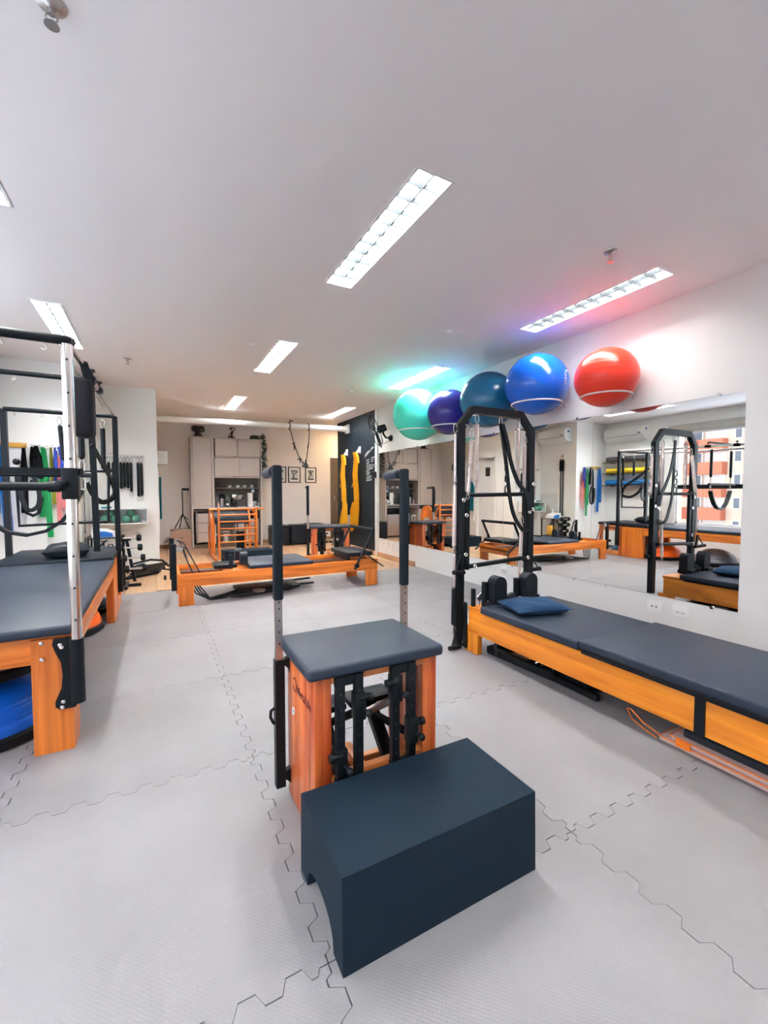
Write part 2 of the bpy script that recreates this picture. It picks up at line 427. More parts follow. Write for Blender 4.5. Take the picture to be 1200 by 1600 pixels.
wall('wall_column', WHITE2, -.95, .02, 7.35, 7.80, -.06, H+.16)
wall('wall_alcove', WHITE2, -.1, 0, 7.80, 8.02, -.06, H+.16)
wall('wall_alcove', WHITE2, -.1, 0, 8.68, 10.2, -.06, H+.16)
wall('wall_alcove', WHITE2, -.1, 0, 8.02, 8.68, 2.04, H+.16)
wall('wall_alcove', WHITE2, -.22, -.12, 7.9, 8.8, -.06, 2.2)
wall('wall_left', WHITE2, -.95, -.85, 6.48, 7.35, -.06, H+.16)
wall('wall_left', WHITE2, -1.95, -.85, 6.38, 6.48, -.06, H+.16)
WY0, WY1, WZ0, WZ1 = -1.5, 4.87, .56, 2.40  # near end lengthened out of view to let in more daylight
wall('wall_left', WHITE2, -1.95, -1.85, WY1, 6.38, -.06, H+.16)
wall('wall_left', WHITE2, -1.95, -1.85, -2.0, WY0, -.06, H+.16)
wall('wall_left', WHITE2, -1.95, -1.85, WY0, WY1, -.06, WZ0)
wall('wall_left', WHITE2, -1.95, -1.85, WY0, WY1, WZ1, H+.16)
wall('wall_front', WHITE, -1.95, 3.8, -2.1, -2.0, -.06, H+.16)
struct(Bx('baseboard_right', BASEW, None, XW-.03, XW-.001, 5.82, 7.114, 0, .075))
struct(Bx('baseboard_right', BASEW, None, XW-.03, XW-.013, 7.2, 9.1, 0, .075))
struct(Bx('baseboard_back', BASEW, None, .0, 3.86, 10.185, 10.2, 0, .075))
# doors
d1 = struct(Bx('door_1', BROWN, None, 3.87, 4.75, 10.2, 10.24, 0, 2.05)); Bx('door_handle', CHR, d1, 3.93, 3.96, 10.13, 10.2, .98, 1.10)
d2 = struct(Bx('door_2', WPL, None, -.118, -.08, 8.03, 8.67, 0, 2.03))
Bx('door_handle', CHR, d2, -.08, -.03, 8.54, 8.60, 1.0, 1.02); Bx('door_sign', DIRT, d2, -.08, -.074, 8.26, 8.42, 1.58, 1.80)
struct(Bx('trim_2', WPL, None, 0, .012, 7.98, 8.03, 0, 2.08)); struct(Bx('trim_2', WPL, None, 0, .012, 8.67, 8.72, 0, 2.08)); struct(Bx('trim_2', WPL, None, 0, .012, 8.03, 8.67, 2.03, 2.08))
# window in the left wall
win = struct(Bx('window_1', WMET, None, -1.93, -1.87, WY0, WY1, WZ0-.0, WZ0+.04))
for a in ((-1.93, -1.87, WY0, WY1, WZ1-.04, WZ1), (-1.93, -1.87, WY0, WY0+.04, WZ0, WZ1), (-1.93, -1.87, WY1-.04, WY1, WZ0, WZ1), (-1.92, -1.88, 2.86, 2.90, WZ0, WZ1), (-1.92, -1.88, .7, .74, WZ0, WZ1)):
    Bx('window_frame', WMET, win, *a)
Bx('window_sill', WHITE, win, -1.86, -1.80, WY0-.02, WY1+.02, WZ0-.04, WZ0)
Bx('transom', BLK, win, -1.87, -1.85, WY0+.04, WY1-.04, 1.25, 1.33, label='black horizontal safety bar')
for y0, y1 in ((WY0+.04, .7), (.74, 2.86), (2.90, WY1-.04)): Bx('pane', GLASS, win, -1.903, -1.899, y0, y1, WZ0+.04, WZ1-.04)
bl = T('roller_blind', 'beige roller blind rolled up above the left window', 'blind', (-1.8, 3, 2.3))
Bx('cassette', CURT, bl, -1.85, -1.77, WY0-.15, WY1+.12, 2.42, 2.50); M().cyl((-1.80, WY0-.1, 2.38), (-1.80, WY1+.08, 2.38), .03, 12).build('fabric_roll', CURT, bl, True)
Bx('bottom_rail', WPL, bl, -1.81, -1.79, WY0-.08, WY1+.06, 2.31, 2.35)

# mirror panels
seams = [1.486, 2.68, 3.849, 5.584, 7.08]
plabel = ['frameless wall mirror panel nearest the camera, showing the window', 'frameless wall mirror panel behind the reformer tower, below the blue ball', 'frameless wall mirror panel below the violet ball, left of the tower', 'frameless wall mirror panel farthest from the camera, beside the dark wall']
for i in range(4):
    a, b = seams[i], seams[i+1]
    mr = T('wall_mirror', plabel[i], 'mirror', (XW-.004, (a+b)/2, .345), 'mirror panels on the right wall')
    Bx('glass', MIRR, mr, XW-.006, XW-.001, a+.0015, b-.0015, .342, 1.902)
    for y in (a+.17, b-.17):
        for z in (.338, 1.906):
            M().cyl((XW-.001, y, z), (XW-.018, y, z), .011, 12).build('mirror_clip', CHR, mr, True)

# ceiling light fixtures
flab = {(-.755, -.82): 'unseen fluorescent troffer added for light behind the camera on the left', (1.22, -.82): 'unseen fluorescent troffer added for light behind the camera in the middle', (3.13, -.82): 'unseen fluorescent troffer added for light behind the camera on the right',
 (-.755, 1.78): 'recessed fluorescent troffer cut by the left edge of the photo', (1.22, 1.78): 'largest recessed fluorescent troffer, in the middle of the ceiling', (3.13, 1.78): 'recessed fluorescent troffer above the blue and red balls',
 (-.755, 4.38): 'recessed fluorescent troffer above the trapeze table frame at left', (1.22, 4.38): 'recessed fluorescent troffer in the middle row, beside the smoke detector', (3.13, 4.38): 'recessed fluorescent troffer right above the mint ball',
 (1.22, 7.22): 'small distant troffer above the coffee cabinet', (3.13, 7.22): 'small distant troffer near the dark blue wall'}
fx0 = None
for cx, y0, y1 in fixt:
    if fx0 is None:
        f = T('ceiling_light', '', 'ceiling light', (cx, y0, H))
        m = M()
        for a in ((-FW-.014, -FW, -.014, 1.254), (FW, FW+.014, -.014, 1.254), (-FW, FW, -.014, 0), (-FW, FW, 1.24, 1.254)):
            m.box(cx+a[0], cx+a[1], y0+a[2], y0+a[3], H-.006, H+.004)
        m.build('frame', WMET, f)
        m = M()
        prof = [(-FW, .0), (-FW+.012, .07), (-.03, .095), (0, .06), (.03, .095), (FW-.012, .07), (FW, 0)]
        A = [m.b.verts.new((cx+x, y0, H+z)) for x, z in prof]; B = [m.b.verts.new((cx+x, y1, H+z)) for x, z in prof]
        for i in range(6): m.b.faces.new((A[i], A[i+1], B[i+1], B[i]))
        m.b.faces.new(A); m.b.faces.new(B)
        m.build('reflector', REFL, f)
        Bx('spine', BLADE, f, cx-.003, cx+.003, y0+.01, y1-.01, H+.002, H+.035)
        b0 = Bx('louvre_blade', BLADE, f, cx-FW+.004, cx+FW-.004, y0+.11, y0+.113, H+.002, H+.032)
        for k in range(1, 10):
            bb = b0.copy(); COL.objects.link(bb); bb.location.y += k*.1135
        for s in (-1, 1): M().cyl((cx+s*.045, y0+.02, H+.052), (cx+s*.045, y1-.02, H+.052), .020, 8).build('tube', TUBEM, f, True)
        fx0 = f
    else:
        f = copy_tree(fx0); f.location = (cx, y0, H); ORG[f.name] = Vector((cx, y0, H))
    if y0 > 4 or cx > 3:
        for ch in f.children:
            if ch.name.startswith('tube'): ch.material_slots[0].link = 'OBJECT'; ch.material_slots[0].material = TUBEF if y0 > 4 else TUBED
    f['label'] = flab[(cx, y0)]; f['group'] = 'recessed ceiling lights'

dl_ = T('downlight', 'round warm downlight in the corridor ceiling behind the dark wall', 'ceiling light', (4.25, 9.72, H))
M().lathe([(.09, 0), (.095, -.006), (.075, -.008), (.07, 0)], (4.25, 9.72, H), n=24).build('rim', WMET, dl_, True)
M().lathe([(.069, -.001), (.0, -.001)], (4.25, 9.72, H), n=24).build('lamp', mat('warm_lamp', (1.0, .90, .74), .5, emit=150), dl_)
# sprinklers and detector
sp = T('sprinkler', 'chrome ceiling sprinkler in the upper left corner of the photo', 'sprinkler', (-.257, 1.735, H), 'ceiling sprinklers')
M().lathe([(.042, 0), (.04, -.006), (.02, -.012), (.012, -.02)], (-.257, 1.735, H), n=20).build('escutcheon', STEEL, sp, True)
m = M(); m.cyl((-.257, 1.735, H-.01), (-.257, 1.735, H-.035), .009, 10)
for s in (-1, 1): m.tube([(-.257+s*.009, 1.735, H-.03), (-.257+s*.016, 1.735, H-.045), (-.257+s*.004, 1.735, H-.062)], .003, 6)
m.build('sprinkler_head', STEEL, sp, True)
M().lathe([(.004, -.06), (.02, -.064), (.021, -.067), (.003, -.069)], (-.257, 1.735, H), n=16).build('deflector', STEEL, sp, True)
for x, y, l in ((2.579, 1.807, 'chrome ceiling sprinkler above the red ball and the nearest right troffer'), (-.262, 5.788, 'chrome ceiling sprinkler above the white wall of springs'), (2.586, 5.909, 'chrome ceiling sprinkler between the dark wall and the mint ball')):
    c = copy_tree(sp); c.location = (x, y, H); c['label'] = l
m = M().lathe([(.045, 0), (.045, -.018), (.03, -.03), (0, -.03)], (.925, 4.628, H), n=20).build('smoke_detector', WPL, None, True)
tag(m, 'small round smoke detector on the ceiling left of the middle troffer', 'smoke detector')

# ================================================================== OUTSIDE
struct(Bx('ground', mat('street_asphalt', (.20, .20, .20), .9), None, -150, -30, -60, 130, -20.5, -20))
ab = T('apartment_building', 'cream apartment building with coral balconies seen through the window', 'building', (-62, 31, -20))
Bx('wall', CREAM, ab, -66, -58, 12, 44, -20, 26)
Bx('wall', CORAL, ab, -66, -57.2, 12, 26.4, -20, 26, label='coral rendered wing')
fh = 3.05
bal0 = None
for k in range(-3, 6):
    z = 1.0+k*fh*.98-.0
    b = Bx('balcony', CORAL, ab, -58, -56.6, 28.6, 33.1, z-.55, z+1.05)
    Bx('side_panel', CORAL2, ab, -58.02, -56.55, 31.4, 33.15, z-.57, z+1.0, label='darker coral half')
    Bx('balcony_recess', CURT, ab, -58, -57.97, 28.8, 31.2, z+1.05, z+2.45)
    for y0, y1 in ((31.5, 33.0), (34.3, 35.5), (27.0, 27.9), (36.8, 37.8), (39.5, 40.6), (19, 20.2), (23.5, 24.5)):
        wb = Bx('window', WPL, ab, -58.0 if y0 > 26.4 else -57.3, -57.92 if y0 > 26.4 else -57.12, y0, y1, z+.95, z+2.45)
        Bx('pane', WINB, wb, -57.95 if y0 > 26.4 else -57.15, -57.9 if y0 > 26.4 else -57.1, y0+.12, y1-.12, z+1.05, z+2.35)

# ================================================================== BALLS ON WALL RINGS
balls = [('mint', MINT, (3.259, 5.137, 2.271), .362, 'big translucent mint green exercise ball on a wall ring'), ('violet', PURP, (3.329, 4.504, 2.21), .292, 'dark violet exercise ball between the mint and petrol balls'),
         ('petrol', TEAL, (3.307, 3.761, 2.223), .315, 'petrol blue exercise ball above the reformer tower'), ('blue', BLUE, (3.318, 3.078, 2.246), .302, 'bright blue exercise ball with white lettering'), ('red', RED, (3.372, 2.376, 2.159), .250, 'coral red ribbed exercise ball, nearest to the camera')]
for nm, mt, c, r, lb in balls:
    o = M().sphere((0, 0, 0), r, 48, .97).build('exercise_ball', mt, None, True); o.location = c; ORG[o.name] = Vector(c)
    tag(o, lb, 'ball', 'exercise balls above the mirror')
    zr = c[2]-r*.62; rr = math.sqrt(max(.01, r*r-(c[2]-zr)**2/.94))+.004
    g = T('ball_ring', 'white metal wall ring holding the %s exercise ball' % nm, 'rack', (XW, c[1], zr), 'ball rings')
    M().tube([(c[0]+rr*math.cos(a), c[1]+rr*math.sin(a), zr) for a in [2*PI*i/40 for i in range(40)]], .0075, 8, closed=True).build('ring', WMET, g, True)
    m = M(); x_in = c[0]+rr
    for s in (-1, 1): m.tube([(x_in-.02, c[1]+s*.07, zr), (XW-.006, c[1]+s*.045, zr)], .006, 8)
    m.build('bracket_arm', WMET, g, True)
    Bx('wall_plate', WMET, g, XW-.006, XW, c[1]-.09, c[1]+.09, zr-.014, zr+.014, bev=.002)
    for s in (-1, 1): M().cyl((XW-.006, c[1]+s*.075, zr), (XW-.011, c[1]+s*.075, zr), .006, 8).build('screw', STEEL, g, True)
# valve plugs and lettering on the blue ball
bo = [o for o in bpy.data.objects if o.get('label', '').startswith('bright blue ex')][0]
def on_ball(c, r, lon, lat, k=1.004):
    d = Vector((math.cos(lat)*math.cos(lon), math.cos(lat)*math.sin(lon), math.sin(lat))); return Vector(c)+d*r*k, d
bc, br = Vector((3.318, 3.078, 2.246)), .302
lon0 = math.radians(-79)
# small vertical brand mark: a dot and seven letters, following the ball's curve
def glyph_on_ball(ch, lon, lat, size):
    p, d = on_ball(bc, br, lon, lat); z = Vector((0, 0, 1)); e = z.cross(d).normalized(); n = d.cross(e)
    # text runs up the ball: x axis along +n
    mt = Matrix((( n.x, -e.x, d.x, p.x), (n.y, -e.y, d.y, p.y), (n.z, -e.z, d.z, p.z), (0, 0, 0, 1)))
    return text_mesh('lettering', ch, size, WPL, mt, bo, ext=.0012)
lat = -.20
for ch in 'CARCI':
    glyph_on_ball(ch, lon0, lat, .036); lat += .085 if ch != 'I' else .05
p, d = on_ball(bc, br, lon0+.04, lat+.05)
lg = M().sphere(p, .010, 10).build('emblem', WPL, bo, True)

# ================================================================== WALL FAN, SPEAKER, OUTLETS
fn = T('wall_fan', 'black oscillating wall fan beside the dark blue wall', 'fan', (XW, 6.62, 2.13))
M().lathe([(.055, 0), (.055, -.02), (.03, -.045), (0, -.05)], (XW, 6.62, 2.13), 'X', 20).build('mount', BLK, fn, True)
M().tube([(XW-.04, 6.62, 2.13), (XW-.09, 6.66, 2.14), (XW-.15, 6.64, 2.20), (XW-.19, 6.56, 2.28)], .018, 10).build('arm', BLK, fn, True)
fc = Vector((XW-.33, 6.58, 2.225)); fd = Vector((-.80, .48, -.34)).normalized()
q = fd.to_track_quat('Z', 'Y').to_matrix()
M().lathe([(0, -.20), (.055, -.19), (.065, -.12), (.065, -.06), (.03, -.03)], fc, 'Z', 20, mtx=q).build('motor', BLK, fn, True)
def ringpts(c, q, r, h, n=36): return [c+q@Vector((r*math.cos(2*PI*i/n), r*math.sin(2*PI*i/n), h)) for i in range(n)]
m = M()
m.tube(ringpts(fc, q, .30, 0), .006, 6, closed=True); m.tube(ringpts(fc, q, .22, .055, 30), .002, 4, closed=True); m.tube(ringpts(fc, q, .22, -.05, 30), .002, 4, closed=True); m.tube(ringpts(fc, q, .12, .075, 24), .002, 4, closed=True)
for i in range(32):
    a = 2*PI*i/32; e = Vector((math.cos(a), math.sin(a), 0))
    for sg in (1, -1):
        m.tube([fc+q@(e*.05+Vector((0, 0, sg*.08))), fc+q@(e*.20+Vector((0, 0, sg*.065))), fc+q@(e*.30)], .0018, 4)
m.lathe([(0, .085), (.055, .08), (.055, .07), (0, .065)], fc, 'Z', 16, mtx=q)
m.build('guard', BLK, fn)
for k in range(3):
    a = k*2*PI/3; m = M(); rows = []
    for r_ in (.03, .12, .20, .27):
        wd = (.5, .42, .34, .22)[(.03, .12, .20, .27).index(r_)]
        rows.append([m.b.verts.new(fc+q@Vector((r_*math.cos(a+s*wd), r_*math.sin(a+s*wd), s*.025+t))) for s in (-1, 0, 1) for t in (0,)])
    for u, v in zip(rows, rows[1:]):
        for j in range(2): m.b.faces.new((u[j], u[j+1], v[j+1], v[j]))
    bmesh.ops.solidify(m.b, geom=m.b.faces[:], thickness=.003)
    m.build('blade', DIRT, fn, True)
M().tube([(XW-.03, 6.60, 2.08), (XW-.10, 6.72, 2.04), (XW-.16, 6.98, 2.02)], .004, 6).build('pull_cord', BLK, fn, True)
sk = T('wall_speaker', 'small black box on the white strip beside the mirror', 'speaker', (XW-.06, 7.16, 1.46))
Bx('body', DIRT, sk, XW-.10, XW-.03, 7.13, 7.19, 1.45, 1.57, bev=.012); Bx('grille', BLKR, sk, XW-.104, XW-.099, 7.14, 7.18, 1.47, 1.55)
def outlet(y, z, kind, lb, w_=.12, h_=.10):
    o = T('wall_outlet', lb, 'outlet', (XW-.006, y, z), 'outlets under the mirror')
    Bx('plate', WPL, o, XW-.009, XW, y-w_/2, y+w_/2, z-h_/2, z+h_/2, bev=.003)
    if kind == 'jack':
        for s in (-1, 1): Bx('port', DIRT, o, XW-.0105, XW-.0085, y+s*.017-.005, y+s*.017+.005, z-.006, z+.006)
    else:
        for s in (-1, 1):
            m = M()
            m.box(XW-.0105, XW-.0085, y+s*.018-.013, y+s*.018+.013, z-.004, z+.004)
            m.build('socket', STEEL, o)
outlet(2.073, .247, 'jack', 'white wall plate with two small round ports')
outlet(1.872, .245, 'power', 'white double socket nearest the camera, right of the port plate')
outlet(3.83, .262, 'power', 'white socket seen through the reformer tower, right one', .09, .085)
outlet(4.06, .262, 'power', 'white socket seen through the reformer tower, left one', .09, .085)
outlet(6.77, .262, 'power', 'white socket far down the right wall, nearer the dark wall', .085, .11)
outlet(6.575, .262, 'power', 'white socket far down the right wall with a cable below', .085, .11)
M().tube([(XW-.012, 6.575, .215), (XW-.012, 6.575, .08)], .004, 6).build('cable', WPL, None); tag(bpy.data.objects['cable'], 'thin white cable dropping from the far socket to the skirting', 'cable')
base(bpy.data.objects['cable'])

# ================================================================== DARK WALL: HOOKS, YOGA SLING, WRITING
hx = XW-.012
sl = T('yoga_sling', 'yellow aerial yoga hammock hanging on the dark blue wall', 'sling', (hx-.05, 8.25, .40))
for y, lb in ((8.57, 'white wall hook holding the left half of the yellow sling'), (7.91, 'white wall hook holding the right half of the yellow sling')):
    k = T('wall_hook', lb, 'hook', (hx, y, 2.02), 'sling hooks')
    Bx('plate', WMET, k, hx-.012, hx, y-.05, y+.05, 1.96, 2.10, bev=.003)
    m = M(); m.prism([(hx, 2.09), (hx-.07, 2.00), (hx-.07, 1.985), (hx, 1.97)], 'XZ', y-.03, y+.03); m.build('bracket', WMET, k)
def cloth_strip(name, pts, wds, mt, parent, depth=.03, nf=9, ph=0):
    """pleated hanging strip: centre points pts with half-widths wds"""
    m = M(); rows = []
    for i, (p, w_) in enumerate(zip(pts, wds)):
        p = Vector(p); row = []
        for j in range(nf*2+1):
            t = j/(nf*2)*2-1
            row.append(m.b.verts.new((p.x-(.5+.5*math.cos(t*PI/2))*depth*.9-(depth*.35 if j % 2 else 0)-(random.random()*.004), p.y+t*w_, p.z)))
        rows.append(row)
    for a, b in zip(rows, rows[1:]):
        for j in range(nf*2): m.b.faces.new((a[j], a[j+1], b[j+1], b[j]))
    bmesh.ops.solidify(m.b, geom=m.b.faces[:], thickness=.006)
    return m.build(name, mt, parent, True)
sx = hx-.02
cloth_strip('fabric_drape', [(sx-.03, 8.57, 1.98), (sx, 8.60, 1.85), (sx, 8.66, 1.55), (sx, 8.60, 1.25), (sx, 8.58, .98)], [.045, .07, .10, .11, .10], YEL, sl, .07)
cloth_strip('fabric_drape', [(sx, 8.58, 1.0), (sx, 8.55, .85), (sx, 8.58, .65), (sx, 8.66, .46), (sx, 8.60, .36)], [.08, .14, .22, .22, .10], YEL, sl, .06)
cloth_strip('fabric_drape', [(sx-.03, 7.91, 1.98), (sx, 7.92, 1.86), (sx, 7.98, 1.55), (sx, 7.92, 1.2), (sx, 7.90, .85), (sx, 7.88, .52)], [.045, .07, .09, .10, .08, .02], YEL, sl, .08)
cloth_strip('fabric_drape', [(sx, 8.10, .98), (sx, 8.14, .85), (sx, 8.22, .62), (sx, 8.30, .46), (sx, 8.28, .37)], [.05, .10, .17, .22, .10], YEL, sl, .05)
for y in (8.57, 7.91):
    cloth_strip('fold', [(sx-.05, y-.05, 1.97), (sx-.05, y-.10, 1.88), (sx-.05, y-.14, 1.76)], [.03, .045, .03], YEL, sl, .03, 4)
for y in (8.72, 8.06):
    m = M(); m.tube([(sx-.03, y+.03, 1.42), (sx-.05, y+.10, 1.28), (sx-.05, y-.06, 1.28), (sx-.03, y+.03, 1.42)], .008, 6); m.build('handle', YEL, sl, True)
    M().cyl((sx-.055, y+.11, 1.275), (sx-.055, y-.06, 1.275), .015, 8).build('handle_grip', BLKR, sl, True)
for y, z in ((8.57, 1.0), (8.09, 1.0)): Bx('webbing', BLK, sl, sx-.055, sx-.02, y-.06, y+.06, z-.012, z+.012)
# illegible chalk-white handwriting
wr = T('wall_lettering', 'white handwritten list on the dark blue wall', 'lettering', (hx-.001, 7.5, 1.42))
def scrawl(y0, y1, z, h, tilt=0, name='text_line'):
    n = max(6, int(abs(y1-y0)/.016)); pts = []
    for i in range(n*2+1):
        t = i/(n*2); yy = y0+(y1-y0)*t
        pts.append((hx-.003, yy, z+tilt*t+(h*random.uniform(.3, 1) if i % 2 else 0)))
    M().tube(pts, .0026, 5).build(name, CHALK, wr)
scrawl(7.66, 7.28, 1.88, .06, .14, 'heading')
M().tube([(hx-.003, 7.68, 1.86), (hx-.003, 7.50, 1.93)], .003, 5).build('underline', CHALK, wr)
for i, (ln, st) in enumerate(((.15, 0), (.13, 0), (.13, 0), (.34, 0), (.33, 0), (.28, 0), (.14, 0), (.17, 0), (.14, 0), (.24, 0), (.20, 0), (.24, 0))):
    z = 1.80-i*.036
    scrawl(7.60, 7.60-ln, z, .020, .012)
    if i < 3: scrawl(7.40, 7.24+i*.03, z+.03, .020, .012)

# ================================================================== BACK WALL: PIPE, STRAPS, PICTURES, POUFS
pp = T('ceiling_pipe', 'long white pipe spanning the back of the room below the ceiling', 'pipe', (1.8, 8.5, 2.48))
M().cyl((.0, 8.5, 2.47), (hx-.03, 8.5, 2.52), .052, 20).build('pipe', WMET, pp, True)
Bx('flange', WMET, pp, hx-.04, hx, 8.41, 8.59, 2.43, 2.61, bev=.004); M().cyl((hx-.20, 8.5, 2.517), (hx-.04, 8.5, 2.52), .060, 20).build('collar', WMET, pp, True)
st = T('suspension_straps', 'black suspension straps knotted and hanging from the white pipe', 'strap', (2.6, 8.5, 1.72))
for x, z in ((2.36, 2.505), (2.755, 2.51)):
    M().tube([(x, 8.5+.062*math.cos(a), z+.072*math.sin(a)) for a in [2*PI*i/16 for i in range(16)]], .010, 6, closed=True).build('anchor_loop', BLK, st, True)
M().tube([(2.36, 8.44, 2.43), (2.42, 8.44, 2.20), (2.52, 8.44, 1.92), (2.64, 8.44, 1.76)], .009, 6).build('strap', BLK, st, True)
M().tube([(2.755, 8.44, 2.43), (2.73, 8.44, 2.12), (2.68, 8.44, 1.80)], .009, 6).build('strap', BLK, st, True)
for a, b in (((2.44, 8.42, 2.16), (2.40, 8.42, 2.14)), ((2.43, 8.42, 2.14), (2.44, 8.42, 2.02)), ((2.55, 8.42, 1.86), (2.50, 8.42, 1.84)), ((2.55, 8.42, 1.85), (2.56, 8.42, 1.77)), ((2.73, 8.42, 2.17), (2.71, 8.42, 2.06)), ((2.34, 8.42, 2.60), (2.41, 8.42, 2.585))):
    M().tube([a, b], .012, 6).build('strap_end', BLK, st, True)
m = M(); random.seed(3)
for i in range(7):
    c = Vector((2.66+random.uniform(-.04, .04), 8.43, 1.75+random.uniform(-.05, .05))); dd = Vector((random.uniform(-1, 1), 0, random.uniform(-1, 1))).normalized()*.05
    m.tube([c-dd, c, c+dd], .016, 6)
m.build('knot', BLK, st, True)
def picture(x0, x1, z0, z1, lb, pose):
    y = 10.2; p = T('picture_frame', lb, 'picture', ((x0+x1)/2, y, z0), 'framed photographs on the back wall')
    m = M()
    for a in ((x0, x1, z0, z0+.02), (x0, x1, z1-.02, z1), (x0, x0+.02, z0+.02, z1-.02), (x1-.02, x1, z0+.02, z1-.02)): m.box(a[0], a[1], y-.025, y, a[2], a[3])
    m.build('frame', BLK, p)
    Bx('mount', PAPER, p, x0+.02, x1-.02, y-.012, y-.002, z0+.02, z1-.02)
    ix0, ix1, iz0, iz1 = x0+.065, x1-.065, z0+.075, z1-.07
    Bx('print', INKL, p, ix0, ix1, y-.014, y-.012, iz0, iz1)
    Bx('print_ground', DIRT, p, ix0, ix1, y-.0145, y-.013, iz0, iz0+.03); Bx('print_backdrop', INKG, p, ix0, ix1, y-.0145, y-.013, iz1-.06, iz1)
    m = M(); cx = (ix0+ix1)/2; W = ix1-ix0; Hh = iz1-iz0
    for a, b in pose: m.tube([(ix0+a[0]*W, y-.016, iz0+a[1]*Hh), (ix0+b[0]*W, y-.016, iz0+b[1]*Hh)], .010, 6)
    m.build('print_figure', DIRT, p)
pz0, pz1 = 1.41, 1.79
picture(2.43, 2.74, pz0, pz1, 'black framed print half hidden behind the near chair handle', [((.2, .1), (.5, .5)), ((.5, .5), (.9, .9))])
picture(2.79, 3.09, pz0, pz1, 'black framed monochrome print of a leaning figure, middle of the three', [((.35, .12), (.38, .5)), ((.38, .5), (.95, .8)), ((.38, .5), (.2, .75)), ((.45, .12), (.38, .5))])
picture(3.21, 3.49, pz0, pz1, 'black framed monochrome print of a bending figure, rightmost of the three', [((.2, .15), (.4, .6)), ((.4, .6), (.55, .75)), ((.55, .75), (.75, .3)), ((.4, .6), (.35, .95))])
o = Bx('light_switch', WPL, None, 3.63, 3.74, 10.185, 10.2, .99, 1.06, bev=.004); tag(base(o), 'white light switch plate on the back wall beside the pictures', 'switch')
for i, (x0, x1, y0, lb) in enumerate(((2.20, 2.60, 9.40, 'black vinyl cube pouf behind the near chair post'), (2.64, 3.04, 9.42, 'black vinyl cube pouf in the middle of the row'), (3.08, 3.48, 9.60, 'black vinyl round-topped pouf behind the far pilates chair'))):
    pf = T('pouf', lb, 'pouf', ((x0+x1)/2, y0+.2, 0), 'black poufs along the back wall')
    Bx('body', VIN, pf, x0, x1, y0, y0+.4, .02, .40, bev=.03)
    m = M(); m.box(x0+.003, x1-.003, y0+.003, y0+.397, .39, .445, bev=.024); m.build('cushion_top', VIN, pf, True)
    for a, b in ((x0+.04, y0+.04), (x1-.04, y0+.04), (x0+.04, y0+.36), (x1-.04, y0+.36)): M().cyl((a, b, 0), (a, b, .025), .018, 8).build('foot', BLK, pf, True)

# ================================================================== COFFEE CABINET
FY = 9.75
tc_ = T('tall_cabinet', 'tall taupe cupboard with one long door, left of the coffee niche', 'cabinet', (.85, 9.97, .86), 'taupe kitchen units')
m = M(); m.box(.635, .665, FY, 10.19, .86, 2.345); m.box(1.035, 1.06, FY, 10.19, .86, 2.345); m.box(.665, 1.035, FY, 10.19, 2.32, 2.345); m.box(.665, 1.035, FY, 10.19, .86, .885); m.box(.665, 1.035, 10.15, 10.19, .885, 2.32)
m.build('carcass', CAB, tc_); Bx('door', CAB, tc_, .675, 1.027, FY-.006, FY+.014, .892, 2.312)
wc = T('wall_cabinet', 'taupe upper cupboard with four doors over an open coffee niche', 'cabinet', (1.56, 9.97, 1.47), 'taupe kitchen units')
m = M()
for a in ((1.06, 1.085, FY, 10.19, .86, 2.345), (2.055, 2.08, FY, 10.19, .86, 2.345), (1.085, 2.055, FY, 10.19, 2.325, 2.345), (1.085, 2.055, FY, 10.19, 1.925, 1.95), (1.085, 2.055, FY, 10.19, 1.495, 1.52), (1.56, 1.575, FY+.02, 10.19, 1.52, 2.325)): m.box(*a)
m.build('carcass', CAB, wc); Bx('back_panel', GREYL, wc, 1.085, 2.055, 10.15, 10.19, .86, 2.325)
for a, b, c, d, dy in ((1.11, 1.555, 1.96, 2.318, .0), (1.585, 2.045, 1.96, 2.318, 0), (1.10, 1.60, 1.53, 1.918, 0), (1.602, 2.03, 1.53, 1.918, -.014)):
    Bx('door', CAB, wc, a, b, FY+.006+dy, FY+.022+dy, c, d)
Bx('shelf', GREYL, wc, 1.085, 2.055, 9.90, 10.15, 1.265, 1.283)
bc_ = T('base_cabinet', 'taupe base unit with three drawers and a small fridge bay', 'cabinet', (1.36, 9.97, 0), 'taupe kitchen units')
m = M()
for a in ((.635, .665, FY, 10.19, 0, .84), (.72, .735, FY+.02, 10.19, .1, .78), (1.06, 1.08, FY, 10.19, .08, .78), (1.50, 1.52, FY, 10.19, .02, .80), (2.035, 2.08, FY, 10.19, 0, .84), (.665, 2.035, FY+.03, 10.19, .78, .80)): m.box(*a)
m.build('carcass', CAB, bc_); Bx('back_panel', GREYL, bc_, .665, 2.035, 10.17, 10.19, .05, .78)
for i in range(3):
    z = .13+i*.205; dr = Bx('drawer', CAB, bc_, .745, 1.05, FY+.005, FY+.40, z, z+.195); Bx('drawer_gap', CABD, dr, .75, 1.05, FY+.012, FY+.3, z+.195, z+.203)
Bx('plinth', BROWN, bc_, .665, 2.035, FY+.05, FY+.07, 0, .08)
ct = T('worktop', 'thin worktop of the coffee corner', 'worktop', (1.36, 9.96, .82)); Bx('slab', CAB, ct, .63, 2.085, FY-.02, 10.19, .835, .86); Bx('front_edge', BLK, ct, .665, 1.06, FY-.024, FY-.02, .800, .835)
fr = T('mini_fridge', 'steel fronted mini fridge under the worktop', 'fridge', (1.78, 9.95, 0)); Bx('body', DIRT, fr, 1.54, 2.02, FY+.03, 10.15, .02, .76); Bx('door', STEEL, fr, 1.55, 2.01, FY+.005, FY+.03, .05, .60, bev=.004); Bx('control_panel', GLD, fr, 1.55, 2.01, FY+.008, FY+.03, .61, .75); Bx('handle', CHR, fr, 1.80, 2.0, FY-.0, FY+.008, .70, .72)
